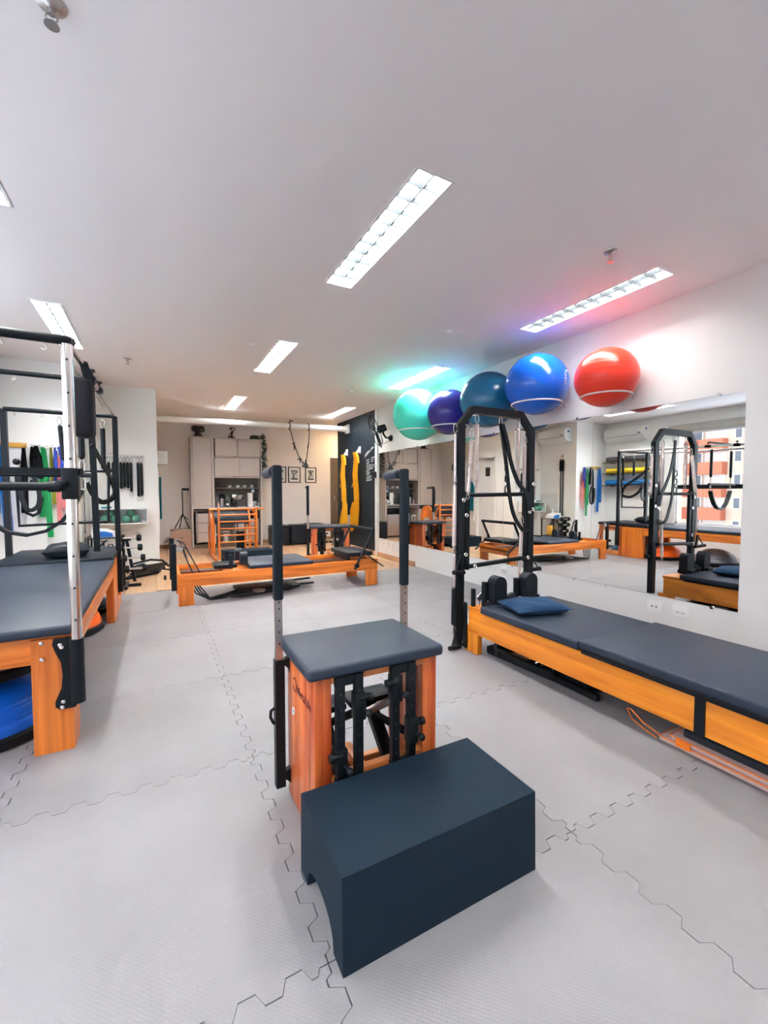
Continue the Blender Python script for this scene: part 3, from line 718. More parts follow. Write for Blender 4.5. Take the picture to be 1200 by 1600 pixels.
bn = T('pedal_bin', 'steel waste bin in the open bay under the worktop', 'bin', (1.32, 9.92, 0)); M().lathe([(.10, 0), (.10, .27), (.095, .28), (.05, .30), (0, .305)], (1.32, 9.92, 0), n=24).build('body', STEEL, bn, True); Bx('lid_cloth', PINKM, bn, 1.24, 1.40, 9.85, 10.0, .305, .33, bev=.01)
hl = T('folding_stool', 'white plastic folding stool stored in the open bay', 'stool', (1.15, 9.95, .1))
m = M()
for x in (1.10, 1.18): m.bar((x, 9.88, .02), (x, 9.92, .55), .03, .03)
m.box(1.09, 1.19, 9.86, 9.94, .53, .57); m.box(1.10, 1.18, 9.88, 9.91, .25, .28); m.build('frame', WPL, hl)
# on the worktop and shelf
Z0 = .86
th = T('thermos', 'black and steel thermos flask on the worktop', 'flask', (1.25, 9.92, Z0)); M().lathe([(.055, 0), (.057, .20), (.05, .23), (0, .235)], (1.25, 9.92, Z0), n=20).build('body', STEEL, th, True); M().lathe([(.058, .19), (.058, .26), (.035, .29), (0, .292)], (1.25, 9.92, Z0), n=20).build('lid', BLK, th, True); M().box(1.25+.05, 1.25+.075, 9.90, 9.94, Z0+.06, Z0+.26, bev=.008).build('handle', BLK, th, True); M().box(1.19, 1.21, 9.87, 9.93, Z0, Z0+.25).build('side_strip', BLK, th)
pb = T('soap_bottle', 'small pink bottle with a white cap left of the thermos', 'bottle', (1.17, 9.86, Z0)); M().lathe([(.03, 0), (.03, .07), (.012, .095), (.012, .10)], (1.17, 9.86, Z0), n=14).build('body', WPINK, pb, True); M().lathe([(.014, .10), (.014, .13), (0, .13)], (1.17, 9.86, Z0), n=10).build('cap', WPL, pb, True)
gr = T('pepper_grinder', 'short dark jar with a pale label between thermos and coffee maker', 'jar', (1.355, 9.86, Z0)); M().lathe([(.026, 0), (.026, .10), (.022, .11), (.022, .14), (0, .14)], (1.355, 9.86, Z0), n=14).build('body', DIRT, gr, True); M().lathe([(.0268, .04), (.0268, .085)], (1.355, 9.86, Z0), n=14).build('jar_label', PAPER, gr, True)
cf = T('coffee_maker', 'black and steel drip coffee maker', 'coffee maker', (1.50, 9.92, Z0)); M().box(1.43, 1.57, 9.84, 9.99, Z0, Z0+.025, bev=.006).build('base_plate', DIRT, cf, True); M().box(1.43, 1.57, 9.84, 10.0, Z0+.17, Z0+.29, bev=.02).build('water_tank', DIRT, cf, True); M().box(1.455, 1.545, 9.835, 9.85, Z0+.18, Z0+.275, bev=.004).build('front_panel', CHR, cf, True); M().lathe([(.045, .03), (.058, .08), (.045, .15), (.03, .165)], (1.50, 9.90, Z0), n=18).build('carafe', GLD, cf, True); M().box(1.44, 1.56, 9.97, 10.02, Z0, Z0+.27).build('column', DIRT, cf)
es = T('espresso_machine', 'white and black espresso machine', 'coffee maker', (1.86, 9.93, Z0)); M().box(1.775, 1.79, 9.85, 10.05, Z0, Z0+.32, bev=.004).build('side_panel', STEEL, es); M().box(1.79, 1.895, 9.86, 10.05, Z0, Z0+.31, bev=.006).build('body', WPL, es, True); M().box(1.895, 1.98, 9.88, 10.05, Z0+.14, Z0+.31, bev=.006).build('water_tank', GLD, es, True); M().box(1.895, 1.985, 9.86, 10.05, Z0, Z0+.12, bev=.006).build('grinder_base', STEEL, es, True); M().cyl((1.94, 9.86, Z0+.07), (1.94, 9.84, Z0+.07), .022, 14).build('dial', CHR, es, True); M().box(1.80, 1.885, 9.83, 9.86, Z0, Z0+.05).build('drip_tray', WPL, es)
wb = T('water_bottle', 'pale blue plastic water bottle on the espresso machine', 'bottle', (1.915, 9.95, Z0+.31)); M().lathe([(.035, 0), (.035, .11), (.012, .14), (.012, .155)], (1.915, 9.95, Z0+.31), n=16).build('body', LBLUE, wb, True); M().lathe([(.015, .15), (.015, .17), (0, .17)], (1.915, 9.95, Z0+.31), n=10).build('cap', WPL, wb, True); M().lathe([(.0355, .02), (.0355, .06)], (1.915, 9.95, Z0+.31), n=16).build('paper_label', PAPER, wb, True)
so = T('kitchen_outlet', 'white socket with plugged black cables in the coffee niche', 'outlet', (1.66, 10.15, 1.08)); Bx('plate', WPL, so, 1.60, 1.72, 10.14, 10.15, 1.03, 1.12, bev=.002); M().box(1.70, 1.74, 10.08, 10.14, 1.04, 1.075).build('plug', BLK, so); M().tube([(1.72, 10.08, 1.05), (1.66, 10.05, 1.0), (1.58, 10.03, .98)], .006, 6).build('cord', BLK, so, True); M().tube([(1.57, 9.98, .87), (1.62, 9.93, .90), (1.68, 9.95, .87), (1.72, 9.95, .95), (1.77, 9.98, .88)], .006, 6).build('cord', BLK, so, True)
bt = T('spray_bottle', 'small clear bottle at the right end of the worktop', 'bottle', (2.03, 9.92, Z0)); M().lathe([(.02, 0), (.02, .06), (.01, .08), (.01, .10), (0, .1)], (2.03, 9.92, Z0), n=12).build('body', WPL, bt, True); M().tube([(2.03, 9.92, Z0+.1), (2.01, 9.95, Z0+.16), (1.98, 9.99, Z0+.19)], .005, 6).build('tube', BLK, bt, True)
sg_ = T('mix_sign', 'dark cut-out letters reading mix on the niche shelf', 'sign', (1.2, 10.0, 1.283))
R90 = Matrix.Rotation(PI/2, 4, 'X')
text_mesh('letter', 'm', .165, BRZ, Matrix.Translation((1.11, 10.0, 1.295)) @ R90, sg_, ext=.012); text_mesh('letter', 'ix', .135, BRZ, Matrix.Translation((1.265, 10.0, 1.285)) @ R90, sg_, ext=.012)
m = M(); m.box(1.095, 1.25, 9.985, 10.0, 1.283, 1.297); m.box(1.095, 1.25, 9.985, 10.0, 1.385, 1.40); m.build('letter_frame', BRZ, sg_)
for x, lb, h_ in ((1.42, 'white cup next to the mix sign', .045), (1.595, 'white cup second from the mix sign', .05), (1.735, 'white cup third from the mix sign', .05), (1.885, 'slim white cream jug at the right end of the shelf', .06)):
    c = T('cup', lb, 'cup', (x, 9.98, 1.283), 'crockery on the niche shelf'); M().lathe([(.05, 0), (.052, .005), (.02, .008)], (x, 9.98, 1.283), n=18).build('saucer', WPL, c, True)
    rr = .038 if h_ < .055 else .018
    M().lathe([(rr*.55, .008), (rr*.95, .03), (rr, h_+.008), (rr*.9, h_+.008), (rr*.8, .03)], (x, 9.98, 1.283), n=18).build('bowl', WPL, c, True)
    M().tube([(x+rr, 9.98, 1.325), (x+rr+.015, 9.98, 1.318), (x+rr+.002, 9.98, 1.305)], .004, 6).build('handle', WPL, c, True)
# on top of the cupboards
TZ = 2.345
fg = T('torso_sculpture', 'dark green knotted torso sculpture on the tall cupboard', 'sculpture', (.80, 9.95, TZ))
M().box(.71, .89, 9.87, 10.03, TZ, TZ+.035, bev=.008).build('plinth', BRZ, fg, True)
m = M(); m.lathe([(.075, .03), (.065, .07), (.05, .10), (.06, .16), (.085, .20), (.06, .235), (0, .245)], (.80, 9.95, TZ), n=14); m.build('torso', BRZ, fg, True)
m = M()
for s in (-1, 1): m.tube([(.80+s*.04, 9.92, TZ+.22), (.80+s*.10, 9.90, TZ+.20), (.80+s*.105, 9.88, TZ+.14), (.80+s*.05, 9.88, TZ+.11)], [.03, .034, .028, .02], 8)
m.build('arms', BRZ, fg, True)
fg = T('yoga_figurine', 'thin brown kneeling figurine on the upper cupboard', 'sculpture', (1.47, 9.95, TZ))
M().box(1.39, 1.56, 9.90, 10.0, TZ, TZ+.02, bev=.004).build('plinth', MAHO, fg, True)
m = M(); m.tube([(1.41, 9.95, TZ+.03), (1.47, 9.95, TZ+.05), (1.51, 9.95, TZ+.03), (1.55, 9.95, TZ+.03)], [.016, .024, .024, .012], 8); m.tube([(1.49, 9.95, TZ+.04), (1.48, 9.95, TZ+.10), (1.495, 9.95, TZ+.15), (1.49, 9.95, TZ+.19)], [.028, .02, .024, .012], 8); m.sphere((1.465, 9.95, TZ+.225), .026, 12); m.build('body', MAHO, fg, True)
m = M(); m.tube([(1.50, 9.95, TZ+.17), (1.55, 9.95, TZ+.21), (1.53, 9.95, TZ+.25), (1.47, 9.95, TZ+.25)], .010, 6); m.tube([(1.48, 9.95, TZ+.16), (1.44, 9.95, TZ+.10), (1.41, 9.95, TZ+.04)], .010, 6); m.build('arms', MAHO, fg, True)
iv = T('trailing_ivy', 'trailing ivy in a dark pot at the corner of the upper cupboard', 'plant', (2.02, 9.95, TZ))
m = M().lathe([(.10, 0), (.11, .05), (.085, .10), (.075, .105), (.07, .09)], (1.97, 9.95, TZ), n=8); m.build('pot', POTM, iv)
random.seed(11); vines = []
m = M()
for k in range(7):
    x0 = 2.05+random.uniform(0, .03); pts = [(2.0, 9.95, TZ+.10), (x0+.05, 9.93-.02*k, TZ+.09)]; L_ = random.uniform(.45, .74)
    for i in range(1, 8): pts.append((2.10+.05*random.random()+.02*(k % 3), 9.93-.03*k+random.uniform(-.01, .01), TZ+.06-L_*i/7))
    m.tube(pts, .003, 4); vines.append(pts)
m.build('stems', LEAF, iv)
m = M().b
mm = M()
for pts in vines:
    for p in pts[1:]:
        for q_ in range(4):
            c = Vector(p)+Vector((random.uniform(-.04, .04), random.uniform(-.03, .03), random.uniform(-.05, .05)))
            a = random.uniform(0, 6.3); e = Vector((math.cos(a), math.sin(a)*.5, random.uniform(-.9, -.1))).normalized()*.034; n_ = e.cross(Vector((random.random(), random.random(), random.random()))).normalized()*.019
            vs = [mm.b.verts.new(c+v) for v in (-e*.2, n_+e*.3, e, -n_+e*.3)]; mm.b.faces.new(vs)
lv = mm.build('leaves', LEAF, iv); lv['kind'] = 'stuff'

# tripod, case, alcove things
tp = T('phone_tripod', 'black tripod with a phone clamp standing on the plywood case', 'tripod', (.47, 9.86, .43))
m = M(); m.tube([(.47, 9.86, .70), (.47, 9.86, 1.21)], .011, 8); m.build('pole', BLK, tp, True)
for a in (2.6, 5.4, 4.3):
    M().tube([(.47, 9.86, .74), (.47+.18*math.cos(a)*1.0, 9.86+.12*math.sin(a), .432)], .010, 8).build('leg', BLK, tp, True)
M().tube([(.47, 9.86, .70), (.47+.10, 9.86-.05, .62)], .007, 6).build('brace', BLK, tp, True)
M().box(.46, .60, 9.84, 9.88, 1.22, 1.27, bev=.01).build('phone_clamp', BLK, tp, True)
cs = T('plywood_case', 'plywood case with dark corner fittings under the tripod', 'case', (.43, 9.86, 0))
M().box(.235, .62, 9.68, 10.02, 0, .42, bev=.004).build('body', CRATE, cs, True)
m = M()
for x in (.233, .583):
    for z in (0, .385): m.box(x, x+.04, 9.676, 9.716, z, z+.038)
m.box(.233, .623, 9.676, 9.69, .405, .423); m.build('corner_fittings', STEEL, cs)
m = M(); m.tube([(.40, 9.675, .24), (.40, 9.66, .25), (.46, 9.66, .25), (.46, 9.675, .24)], .005, 6); m.build('handle', BRZ, cs, True)
eb = T('electrical_box', 'white box high on the alcove wall behind the white column', 'box', (.0, 9.43, 1.75)); Bx('body', WPL, eb, .0, .20, 9.27, 9.60, 1.72, 1.97, bev=.006); Bx('front_door', WPL, eb, .20, .206, 9.30, 9.57, 1.74, 1.95)
for k in range(2): Bx('vent_slot', DIRT, eb, .206, .208, 9.33+k*.07, 9.38+k*.07, 1.76, 1.93)
wl = T('wall_bars', 'white wire wall grid beside the toilet door', 'grid', (.0, 8.9, .45))
for k in range(16): M().cyl((.035, 8.74, .50+k*.066), (.035, 9.10, .50+k*.066), .005, 6).build('rung', WMET, wl)
for y in (8.74, 9.10): Bx('upright', WMET, wl, .0, .04, y-.012, y+.012, .45, 1.54)
tl = T('teal_shirt', 'teal shirt hanging on the wall grid in the alcove', 'clothing', (.07, 8.8, .78))
m = M(); rows = []
for z, w_ in ((1.46, .02), (1.42, .06), (1.32, .12), (1.15, .12), (1.14, .085), (.85, .08), (.70, .085)):
    rows.append([m.b.verts.new((.06+.018*math.sin(j*1.7), 8.80+(j/6-.5)*2*w_, z)) for j in range(7)])
for a, b in zip(rows, rows[1:]):
    for j in range(6): m.b.faces.new((a[j], a[j+1], b[j+1], b[j]))
bmesh.ops.solidify(m.b, geom=m.b.faces[:], thickness=.02); m.build('shirt_body', TEALC, tl, True)
M().tube([(.06, 8.80, 1.46), (.06, 8.80, 1.50), (.045, 8.80, 1.52)], .004, 6).build('hanger_hook', STEEL, tl, True)

# ================================================================== SPRINGS
def oval(c, L, W, up=Vector((0, 0, 1)), side=Vector((1, 0, 0)), n=14):
    """carabiner outline hanging below point c"""
    return [Vector(c)-up*(L/2-L/2*math.cos(2*PI*i/n))+side*(W/2*math.sin(2*PI*i/n)*(1+.25*math.cos(2*PI*i/n+PI))) for i in range(n)]
def spring(name, lb, grp, p0, p1, r, mt, sleeve=None, bottom='ring', side=(1, 0, 0)):
    p0 = Vector(p0); p1 = Vector(p1); d = (p1-p0); L = d.length; d.normalize(); s_ = Vector(side)
    s_ = (s_-d*s_.dot(d)).normalized()
    t = T(name, lb, 'spring', tuple(p1), grp)
    M().tube(oval(p0, .07, .036, -d, s_), .0035, 5, closed=True).build('carabiner', STEEL, t, True)
    a = p0+d*.075; b = p1-d*.035; q = d.to_track_quat('Z', 'Y').to_matrix(); LL = (b-a).length
    if sleeve: prof = [(.3*r, 0), (r, .015), (r, LL-.015), (.3*r, LL)]
    else:
        n = int(LL/.011); prof = [(.35*r, 0)]
        for i in range(n):
            z = .012+(LL-.024)*i/n; prof += [(r, z), (r*.86, z+(LL-.024)/n*.5)]
        prof.append((.35*r, LL))
    M().lathe(prof, a, 'Z', 10, mtx=q).build('sleeved_coil' if sleeve else 'coil', mt, t, True)
    if bottom == 'ring': M().tube([p1-d*.02+(q@Vector((math.cos(x)*.012, 0, math.sin(x)*.018))) for x in [2*PI*i/10 for i in range(10)]], .003, 5, closed=True).build('end_ring', STEEL, t, True)
    else: M().tube(oval(p1-d*.035, .07, .034, -d, s_), .0035, 5, closed=True).build('end_carabiner', STEEL, t, True)
    return t

# ================================================================== WHITE COLUMN: RAIL OF SPRINGS, CUBBY, BALLS
SYY = 7.35
rl = T('spring_rail', 'perforated steel wall rail with hanging springs on the white column', 'rail', (-.42, SYY, 1.69))
Bx('rail', STEEL, rl, -.77, -.16, SYY-.016, SYY, 1.69, 1.73)
m = M()
for i in range(14): m.cyl((-.74+i*.042, SYY-.015, 1.71), (-.74+i*.042, SYY-.019, 1.71), .006, 8)
m.build('rail_hole', DIRT, rl)['kind'] = 'stuff'
sx_ = [(-.60, 1.25, 'leftmost'), (-.545, 1.24, 'second from left'), (-.452, 1.20, 'third from left'), (-.41, 1.22, 'fourth from left'), (-.367, 1.21, 'fifth from left'), (-.325, 1.16, 'sixth from left'), (-.236, 1.09, 'long, second from right'), (-.192, 1.10, 'long, rightmost')]
for x, zb, wd in sx_:
    spring('sleeved_spring', 'black sleeved spring on the column rail, %s' % wd, 'springs on the column rail', (x, SYY-.03, 1.70), (x, SYY-.03, zb), .018, BLK, True, 'ring' if zb > 1.17 else 'carabiner')
cu = T('wall_cubby', 'open white wall cubby holding sage green balls', 'shelf', (-.43, 7.22, .735))
for a in ((-.74, -.12, 7.09, SYY, .735, .750), (-.74, -.12, 7.09, SYY, .945, .960), (-.74, -.725, 7.09, SYY, .75, .945), (-.135, -.12, 7.09, SYY, .75, .945)): Bx('board', WMET, cu, *a)
Bx('back_panel', WMET, cu, -.725, -.135, SYY-.012, SYY, .75, .945)
sage = [(-.655, .75, 'left in the cubby, lower left'), (-.53, .75, 'in the left group, lower right'), (-.593, .848, 'on top of the left group'), (-.40, .75, 'in the right group, lower left'), (-.275, .75, 'in the right group, lower right'), (-.338, .848, 'on top of the right group')]
for x, z, l in sage:
    o = M().sphere((0, 0, .058), .058, 20).build('toning_ball', SAGE, None, True); o.location = (x, 7.2, z+.001 if z < .8 else z-.006); tag(o, 'small sage green ball %s' % l, 'ball', 'sage balls in the cubby')
o = M().lathe([(.02, 0), (.036, .012), (.04, .02), (.036, .018), (0, .006)], (-.18, 7.18, .751), n=16).build('small_dish', WPL, None, True); tag(base(o), 'little white dish at the right end of the cubby', 'dish')
o = M().box(-.69, -.57, 7.16, 7.24, .961, .985, bev=.008).build('folded_band', TEALC, None, True); tag(base(o), 'folded teal band lying on top of the cubby', 'band')
o = M().cyl((-.27, SYY, .60), (-.27, SYY-.05, .60), .008, 8).build('wall_peg', STEEL, None, True); tag(base(o), 'little steel peg on the column below the cubby', 'peg')
o = Bx('column_outlet', WPL, None, -.49, -.41, SYY-.008, SYY, .46, .54, bev=.003); tag(base(o), 'white socket low on the white column', 'outlet')

# dumbbell stand
ds = T('dumbbell_stand', 'black A-frame dumbbell stand in front of the white column', 'stand', (-.33, 6.35, 0))
m = M(); m.bar((-.35, 6.25, .62), (-.27, 6.30, .06), .035, .05); m.build('arm', BLK, ds)
m = M(); m.bar((-.38, 6.25, .66), (-.385, 6.25, .02), .03, .05); m.build('post', BLK, ds)
m = M(); m.bar((-.48, 6.25, .02), (-.20, 6.25, .02), .04, .03); m.bar((-.36, 6.05, .02), (-.36, 6.45, .02), .04, .03); m.build('base', BLK, ds)
m = M(); m.bar((-.38, 6.25, .60), (-.30, 6.25, .60), .03, .03); m.build('brace', BLK, ds)
def dumbbell(x, y, z, lb, r=.042):
    t = T('dumbbell', lb, 'dumbbell', (x, y, z-r), 'dumbbells on the stand')
    dx = .10
    M().cyl((x-dx, y, z), (x+dx, y, z), .012, 8).build('grip', STEEL, t, True)
    for s in (-1, 1): M().lathe([(r*.6, -.028), (r, -.02), (r, .02), (r*.6, .028)], (x+s*dx, y, z), 'X', 8).build('weight', BLKR, t)
for x, z, l in ((-.30, .62, 'top'), (-.29, .50, 'second from top'), (-.26, .37, 'third from top'), (-.24, .235, 'fourth from top')):
    dumbbell(x-.01, 6.20, z, 'black dumbbell on the stand, %s tier' % l)
rp = T('step_rack', 'heap of flat black folding equipment lying by the column', 'equipment', (-.1, 6.95, 0))
m = M()
for k in range(5):
    z = .03+k*.032; m.bar((-.36+.02*k, 6.85-.02*k, z), (.02+.02*k, 7.16-.02*k, z-.008), .05, .02)
m.build('slat_stack', BLK, rp)
m = M(); m.bar((-.40, 6.75, .02), (-.02, 7.1, .02), .08, .03); m.build('base', BLKR, rp)
M().tube([(-.33, 6.80, .20), (-.10, 7.0, .22), (.05, 7.08, .19), (.14, 7.05, .10)], .016, 8).build('top_bar', BLK, rp, True)
M().tube([(.06, 7.08, .06), (.16, 7.0, .055), (.22, 6.9, .06)], .012, 8).build('side_bar', BLK, rp, True)
M().tube([(-.38, 6.78, .10), (-.30, 6.86, .15), (-.18, 6.98, .16)], .022, 8).build('roller', BLKR, rp, True)
# small table with device
tb = T('side_table', 'small black metal side table beside the column', 'table', (-.62, 6.78, 0))
m = M()
for x in (-.79, -.46):
    for y in (6.62, 6.95): m.bar((x, y, 0), (x, y, .585), .02, .02)
for z in (.20,): 
    m.bar((-.79, 6.62, z), (-.46, 6.62, z), .016, .016); m.bar((-.79, 6.95, z), (-.46, 6.95, z), .016, .016); m.bar((-.79, 6.62, z), (-.79, 6.95, z), .016, .016); m.bar((-.46, 6.62, z), (-.46, 6.95, z), .016, .016)
m.build('frame', BLK, tb); Bx('top', DIRT, tb, -.80, -.45, 6.61, 6.96, .585, .60)
Bx('lower_shelf', DIRT, tb, -.79, -.46, 6.62, 6.95, .20, .21)
dv = T('therapy_device', 'white and blue electrotherapy device on the black table', 'device', (-.64, 6.78, .60))
m = M(); m.prism([(-.76, .60), (-.49, .60), (-.50, .66), (-.60, .70), (-.76, .715)], 'XZ', 6.68, 6.88); m.bevel(.008); m.build('body', WPL, dv, True)
m = M(); m.prism([(-.70, .605), (-.52, .605), (-.53, .65), (-.60, .675), (-.70, .68)], 'XZ', 6.674, 6.68); m.build('side_label', mat('device_blue', (.01, .13, .45), .4), dv)
m = M(); m.tube([(-.76, 6.70, .63), (-.82, 6.66, .60), (-.84, 6.64, .45), (-.80, 6.62, .30)], .006, 6); m.build('cord', BLK, dv, True)
so_ = T('sanitizer_bottle', 'white pump bottle behind the device', 'bottle', (-.74, 6.90, .60)); M().lathe([(.03, 0), (.03, .13), (.012, .15), (.012, .18), (0, .18)], (-.74, 6.90, .60), n=12).build('body', WPL, so_, True); M().tube([(-.74, 6.90, .78), (-.74, 6.90, .80), (-.70, 6.90, .80)], .006, 6).build('pump', WPL, so_, True)
bg_ = T('amber_bag', 'yellowish bag on the lower shelf of the black table', 'bag', (-.56, 6.8, .21)); M().box(-.64, -.49, 6.70, 6.86, .21, .44, bev=.04).build('bag_body', YWD, bg_, True); M().tube([(-.60, 6.78, .43), (-.58, 6.78, .49), (-.54, 6.78, .49), (-.52, 6.78, .43)], .008, 6).build('bag_handle', BLK, bg_, True)
cbx = T('cable_bundle', 'tangle of black cables hanging under the side table', 'cable', (-.7, 6.7, .02))
m = M(); random.seed(5)
for k in range(5):
    pts = [(-.74+random.uniform(-.04, .16), 6.66+random.uniform(-.02, .05), .56-.11*i) for i in range(5)]; m.tube(pts, .007, 5)
m.build('cables', BLK, cbx, True)

# ================================================================== AC WALL AND LEFT WALL
def ac(y0, y1, x, z0, lb):
    t = T('air_conditioner', lb, 'air conditioner', (x+.1, (y0+y1)/2, z0), 'wall air conditioners')
    m = M(); m.prism([(x, z0), (x+.10, z0), (x+.19, z0+.07), (x+.205, z0+.12), (x+.205, z0+.25), (x+.18, z0+.285), (x, z0+.285)], 'XZ', y0, y1); m.bevel(.008); m.build('body', WPL, t, True)
    m = M(); m.bar((x+.112, y0+.04, z0+.018), (x+.112, y1-.04, z0+.018), .004, .10, up=(.7, 0, .7)); m.build('air_flap', WMET, t)
    Bx('air_slot', DIRT, t, x+.202, x+.207, y0+.03, y1-.03, z0+.10, z0+.106); M().box(x+.19, x+.209, y0+.06, y0+.12, z0+.13, z0+.15).build('display', DIRT, t)
    Bx('energy_sticker', mat('sticker_blue', (.02, .08, .35), .5), t, x+.07, x+.13, y0-.002, y0+.001, z0+.20, z0+.24)
    return t
ac(6.52, 7.28, -.85, 2.30, 'white air conditioner above the long black straps')
ac(5.42, 6.30, -1.85, 2.29, 'white air conditioner above the rolled mats')
hp = struct(Bx('trim_3', WHITE, None, -.85, -.842, 6.85, 7.34, .34, 1.16)); Bx('hatch_knob', STEEL, hp, -.842, -.83, 7.28, 7.30, .72, .74)
hk = T('strap_hook', 'steel diamond wall plate holding the long black straps', 'hook', (-.85, 6.74, 2.0)); m = M(); m.prism([(6.70, 2.0), (6.74, 1.955), (6.78, 2.0), (6.74, 2.045)], 'YZ', -.85, -.842); m.build('plate', STEEL, hk); M().tube([(-.845, 6.74, 1.99), (-.81, 6.74, 1.98), (-.81, 6.74, 1.95)], .006, 6).build('hook', YWD, hk, True)
for y, l in ((6.71, 'left'), (6.77, 'right')):
    t = T('hanging_strap', 'long black and white webbing strap on the left wall, %s one of the pair' % l, 'strap', (-.82, y, .66), 'long straps on the left wall')
    Bx('webbing', NAVY, t, -.832, -.828, y-.018, y+.018, .66, 1.93); Bx('webbing_edge', WPL, t, -.828, -.827, y+.006, y+.012, .68, 1.70); Bx('cuff', BLKF, t, -.845, -.81, y-.025, y+.025, 1.66, 1.90, bev=.006)
for z, mt, nm in ((1.91, GMAT, 'dark grey'), (1.655, YMAT, 'yellow'), (1.395, BMAT, 'blue')):
    s_ = T('mat_shelf', 'narrow dark wall shelf under the %s rolled mat' % nm, 'shelf', (-1.78, 5.8, z-.075), 'mat shelves')
    Bx('board', BROWN, s_, -1.85, -1.67, 5.30, 6.34, z-.075, z-.058)
    for y in (5.45, 6.15): Bx('bracket', BLK, s_, -1.85, -1.69, y-.01, y+.01, z-.09, z-.075)
    t = T('rolled_mat', '%s rolled exercise mat on its wall shelf' % nm, 'mat', (-1.76, 5.8, z-.058), 'rolled mats')
    c = (-1.76, z)
    M().tube([(-1.76, 5.34, z), (-1.76, 6.28, z)], .057, 24).build('roll', mt, t, True)
    m = M()
    for y in (5.337, 6.283):
        pts = [(-1.76+(.012+.0065*a)*math.cos(a), y, z+(.012+.0065*a)*math.sin(a)) for a in [i*.5 for i in range(14)]]; m.tube(pts, .002, 4)
    m.build('roll_spiral', DIRT, t)
# bands on the rear-left wall
BY = 6.38
hb = T('band_hanger', 'golden wooden peg board holding straps and a blue band', 'hanger', (-1.44, BY, 1.70)); Bx('board', YWD, hb, -1.64, -1.32, BY-.02, BY, 1.705, 1.76, bev=.003)
m = M(); 
for x in (-1.60, -1.50, -1.34): m.cyl((x, BY-.02, 1.73), (x, BY-.06, 1.735), .008, 8)
m.build('pegs', STEEL, hb, True)
hb2 = T('clear_rail', 'clear acrylic rail holding the coloured elastic bands', 'hanger', (-1.16, BY, 1.71)); Bx('rail', WPL, hb2, -1.30, -1.05, BY-.012, BY, 1.70, 1.755, bev=.003)
m = M()
for x in (-1.27, -1.20, -1.13, -1.08): m.cyl((x, BY-.012, 1.735), (x, BY-.05, 1.74), .005, 8)
m.build('pegs', STEEL, hb2, True)
def band(lb, x, z0, z1, w_, mt, slant=0, y=BY-.05, name='elastic_band', loop=False):
    t = T(name, lb, 'band', (x, y, z1), 'bands hanging on the rear-left wall'); m = M()
    if loop:
        m.tube([(x-w_, y, z0-.02), (x-w_*1.1, y, (z0+z1)/2), (x-w_*.7, y, z1+.03), (x, y, z1), (x+w_*.7, y, z1+.03), (x+w_*1.1, y, (z0+z1)/2), (x+w_*.4, y, z0), (x-w_*.2, y, z0+.02)], 1, flat=(.035, .01), up=(0, 1, 0))
        m.build('loop', mt, t, True)
    else:
        rows = []; n = 7
        for i in range(n):
            k = i/(n-1); ww = w_*(.45+.55*min(1, k*3)); xc = x+slant*k
            rows.append([m.b.verts.new((xc-ww/2+ww*j/4, y+(.010 if j % 2 else -.006)*math.sin(1+k*3), z0+(z1-z0)*k)) for j in range(5)])
        for a, b in zip(rows, rows[1:]):
            for j in range(4): m.b.faces.new((a[j], a[j+1], b[j+1], b[j]))
        bmesh.ops.solidify(m.b, geom=m.b.faces[:], thickness=.004); m.build('strip', mt, t, True)
    return t
band('broad azure blue elastic band at the left edge of the photo', -1.585, 1.72, .95, .09, CYB, -.03); band('long azure blue elastic band falling lowest left of the frame post', -1.53, 1.72, .74, .085, CYB, .03, BY-.065)
band('black rubber band on the wooden peg board', -1.34, 1.70, .95, .07, BLKR, -.01); band('narrow black band next to the peg board', -1.265, 1.72, 1.36, .05, BLKR)
band('wide folded black band on the clear rail', -1.225, 1.73, 1.35, .085, BLKR, .03, BY-.07)
band('bright green elastic band, short tail', -1.165, 1.72, .90, .07, GRN, -.02); band('bright green elastic band, tail falling lowest', -1.145, 1.70, .66, .06, GRN, .03, BY-.07)
band('olive yellow elastic band between green and blue', -1.09, 1.72, 1.05, .04, LIME, .02)
band('short royal blue looped band', -1.045, 1.72, 1.28, .035, DBL, -.01, BY-.075); band('pale pink elastic band, long left tail', -1.035, 1.66, .82, .05, PNK, .01); band('pale pink elastic band, short right tail', -1.005, 1.60, 1.00, .045, PNK, .03, BY-.062)
band('royal blue loop of rubber hanging rightmost', -1.01, 1.70, 1.42, .03, DBL, 0, BY-.085, 'looped_band', True)
band('black looped cuff strap under the peg board', -1.27, 1.30, .92, .075, BLKF, 0, BY-.09, 'looped_band', True)

# ================================================================== TRAPEZE TABLE (LEFT)
cad = T('trapeze_table', 'long wooden trapeze table with black and chrome frame at the left edge', 'exercise table', (-.78, 3.7, 0))
X0c, X1c = -1.215, -.365
YN, YF = 2.41, 5.06
Bx('side_rail', WY, cad, X1c-.03, X1c, YN+.02, 4.98, .415, .545, bev=.003); Bx('side_rail', WY, cad, X0c, X0c+.03, YN+.02, 4.98, .415, .545, bev=.003)
Bx('end_rail', WX, cad, X0c+.03, X1c-.02, YN+.02, YN+.05, .415, .545, bev=.003)
Bx('deck', WX, cad, X0c+.03, X1c-.03, YN+.05, 4.98, .50, .543)
def taper_leg(x0, x1, y0, y1, h, par, mt, cut=0):
    m = M(); m.prism([(y0, 0.0), (y1-cut, 0.0), (y1, .06 if cut else 0.001), (y1, h), (y0, h)], 'YZ', x0, x1); m.bevel(.003, 1); return m.build('leg', mt, par)
taper_leg(X1c-.15, X1c+.001, YN, YN+.17, .53, cad, WZ, .03); taper_leg(X0c-.001, X0c+.15, YN, YN+.17, .53, cad, WZ, .03)
taper_leg(X1c-.06, X1c+.001, 4.58, 4.98, .53, cad, WZ); taper_leg(X0c-.001, X0c+.06, 4.58, 4.98, .53, cad, WZ)
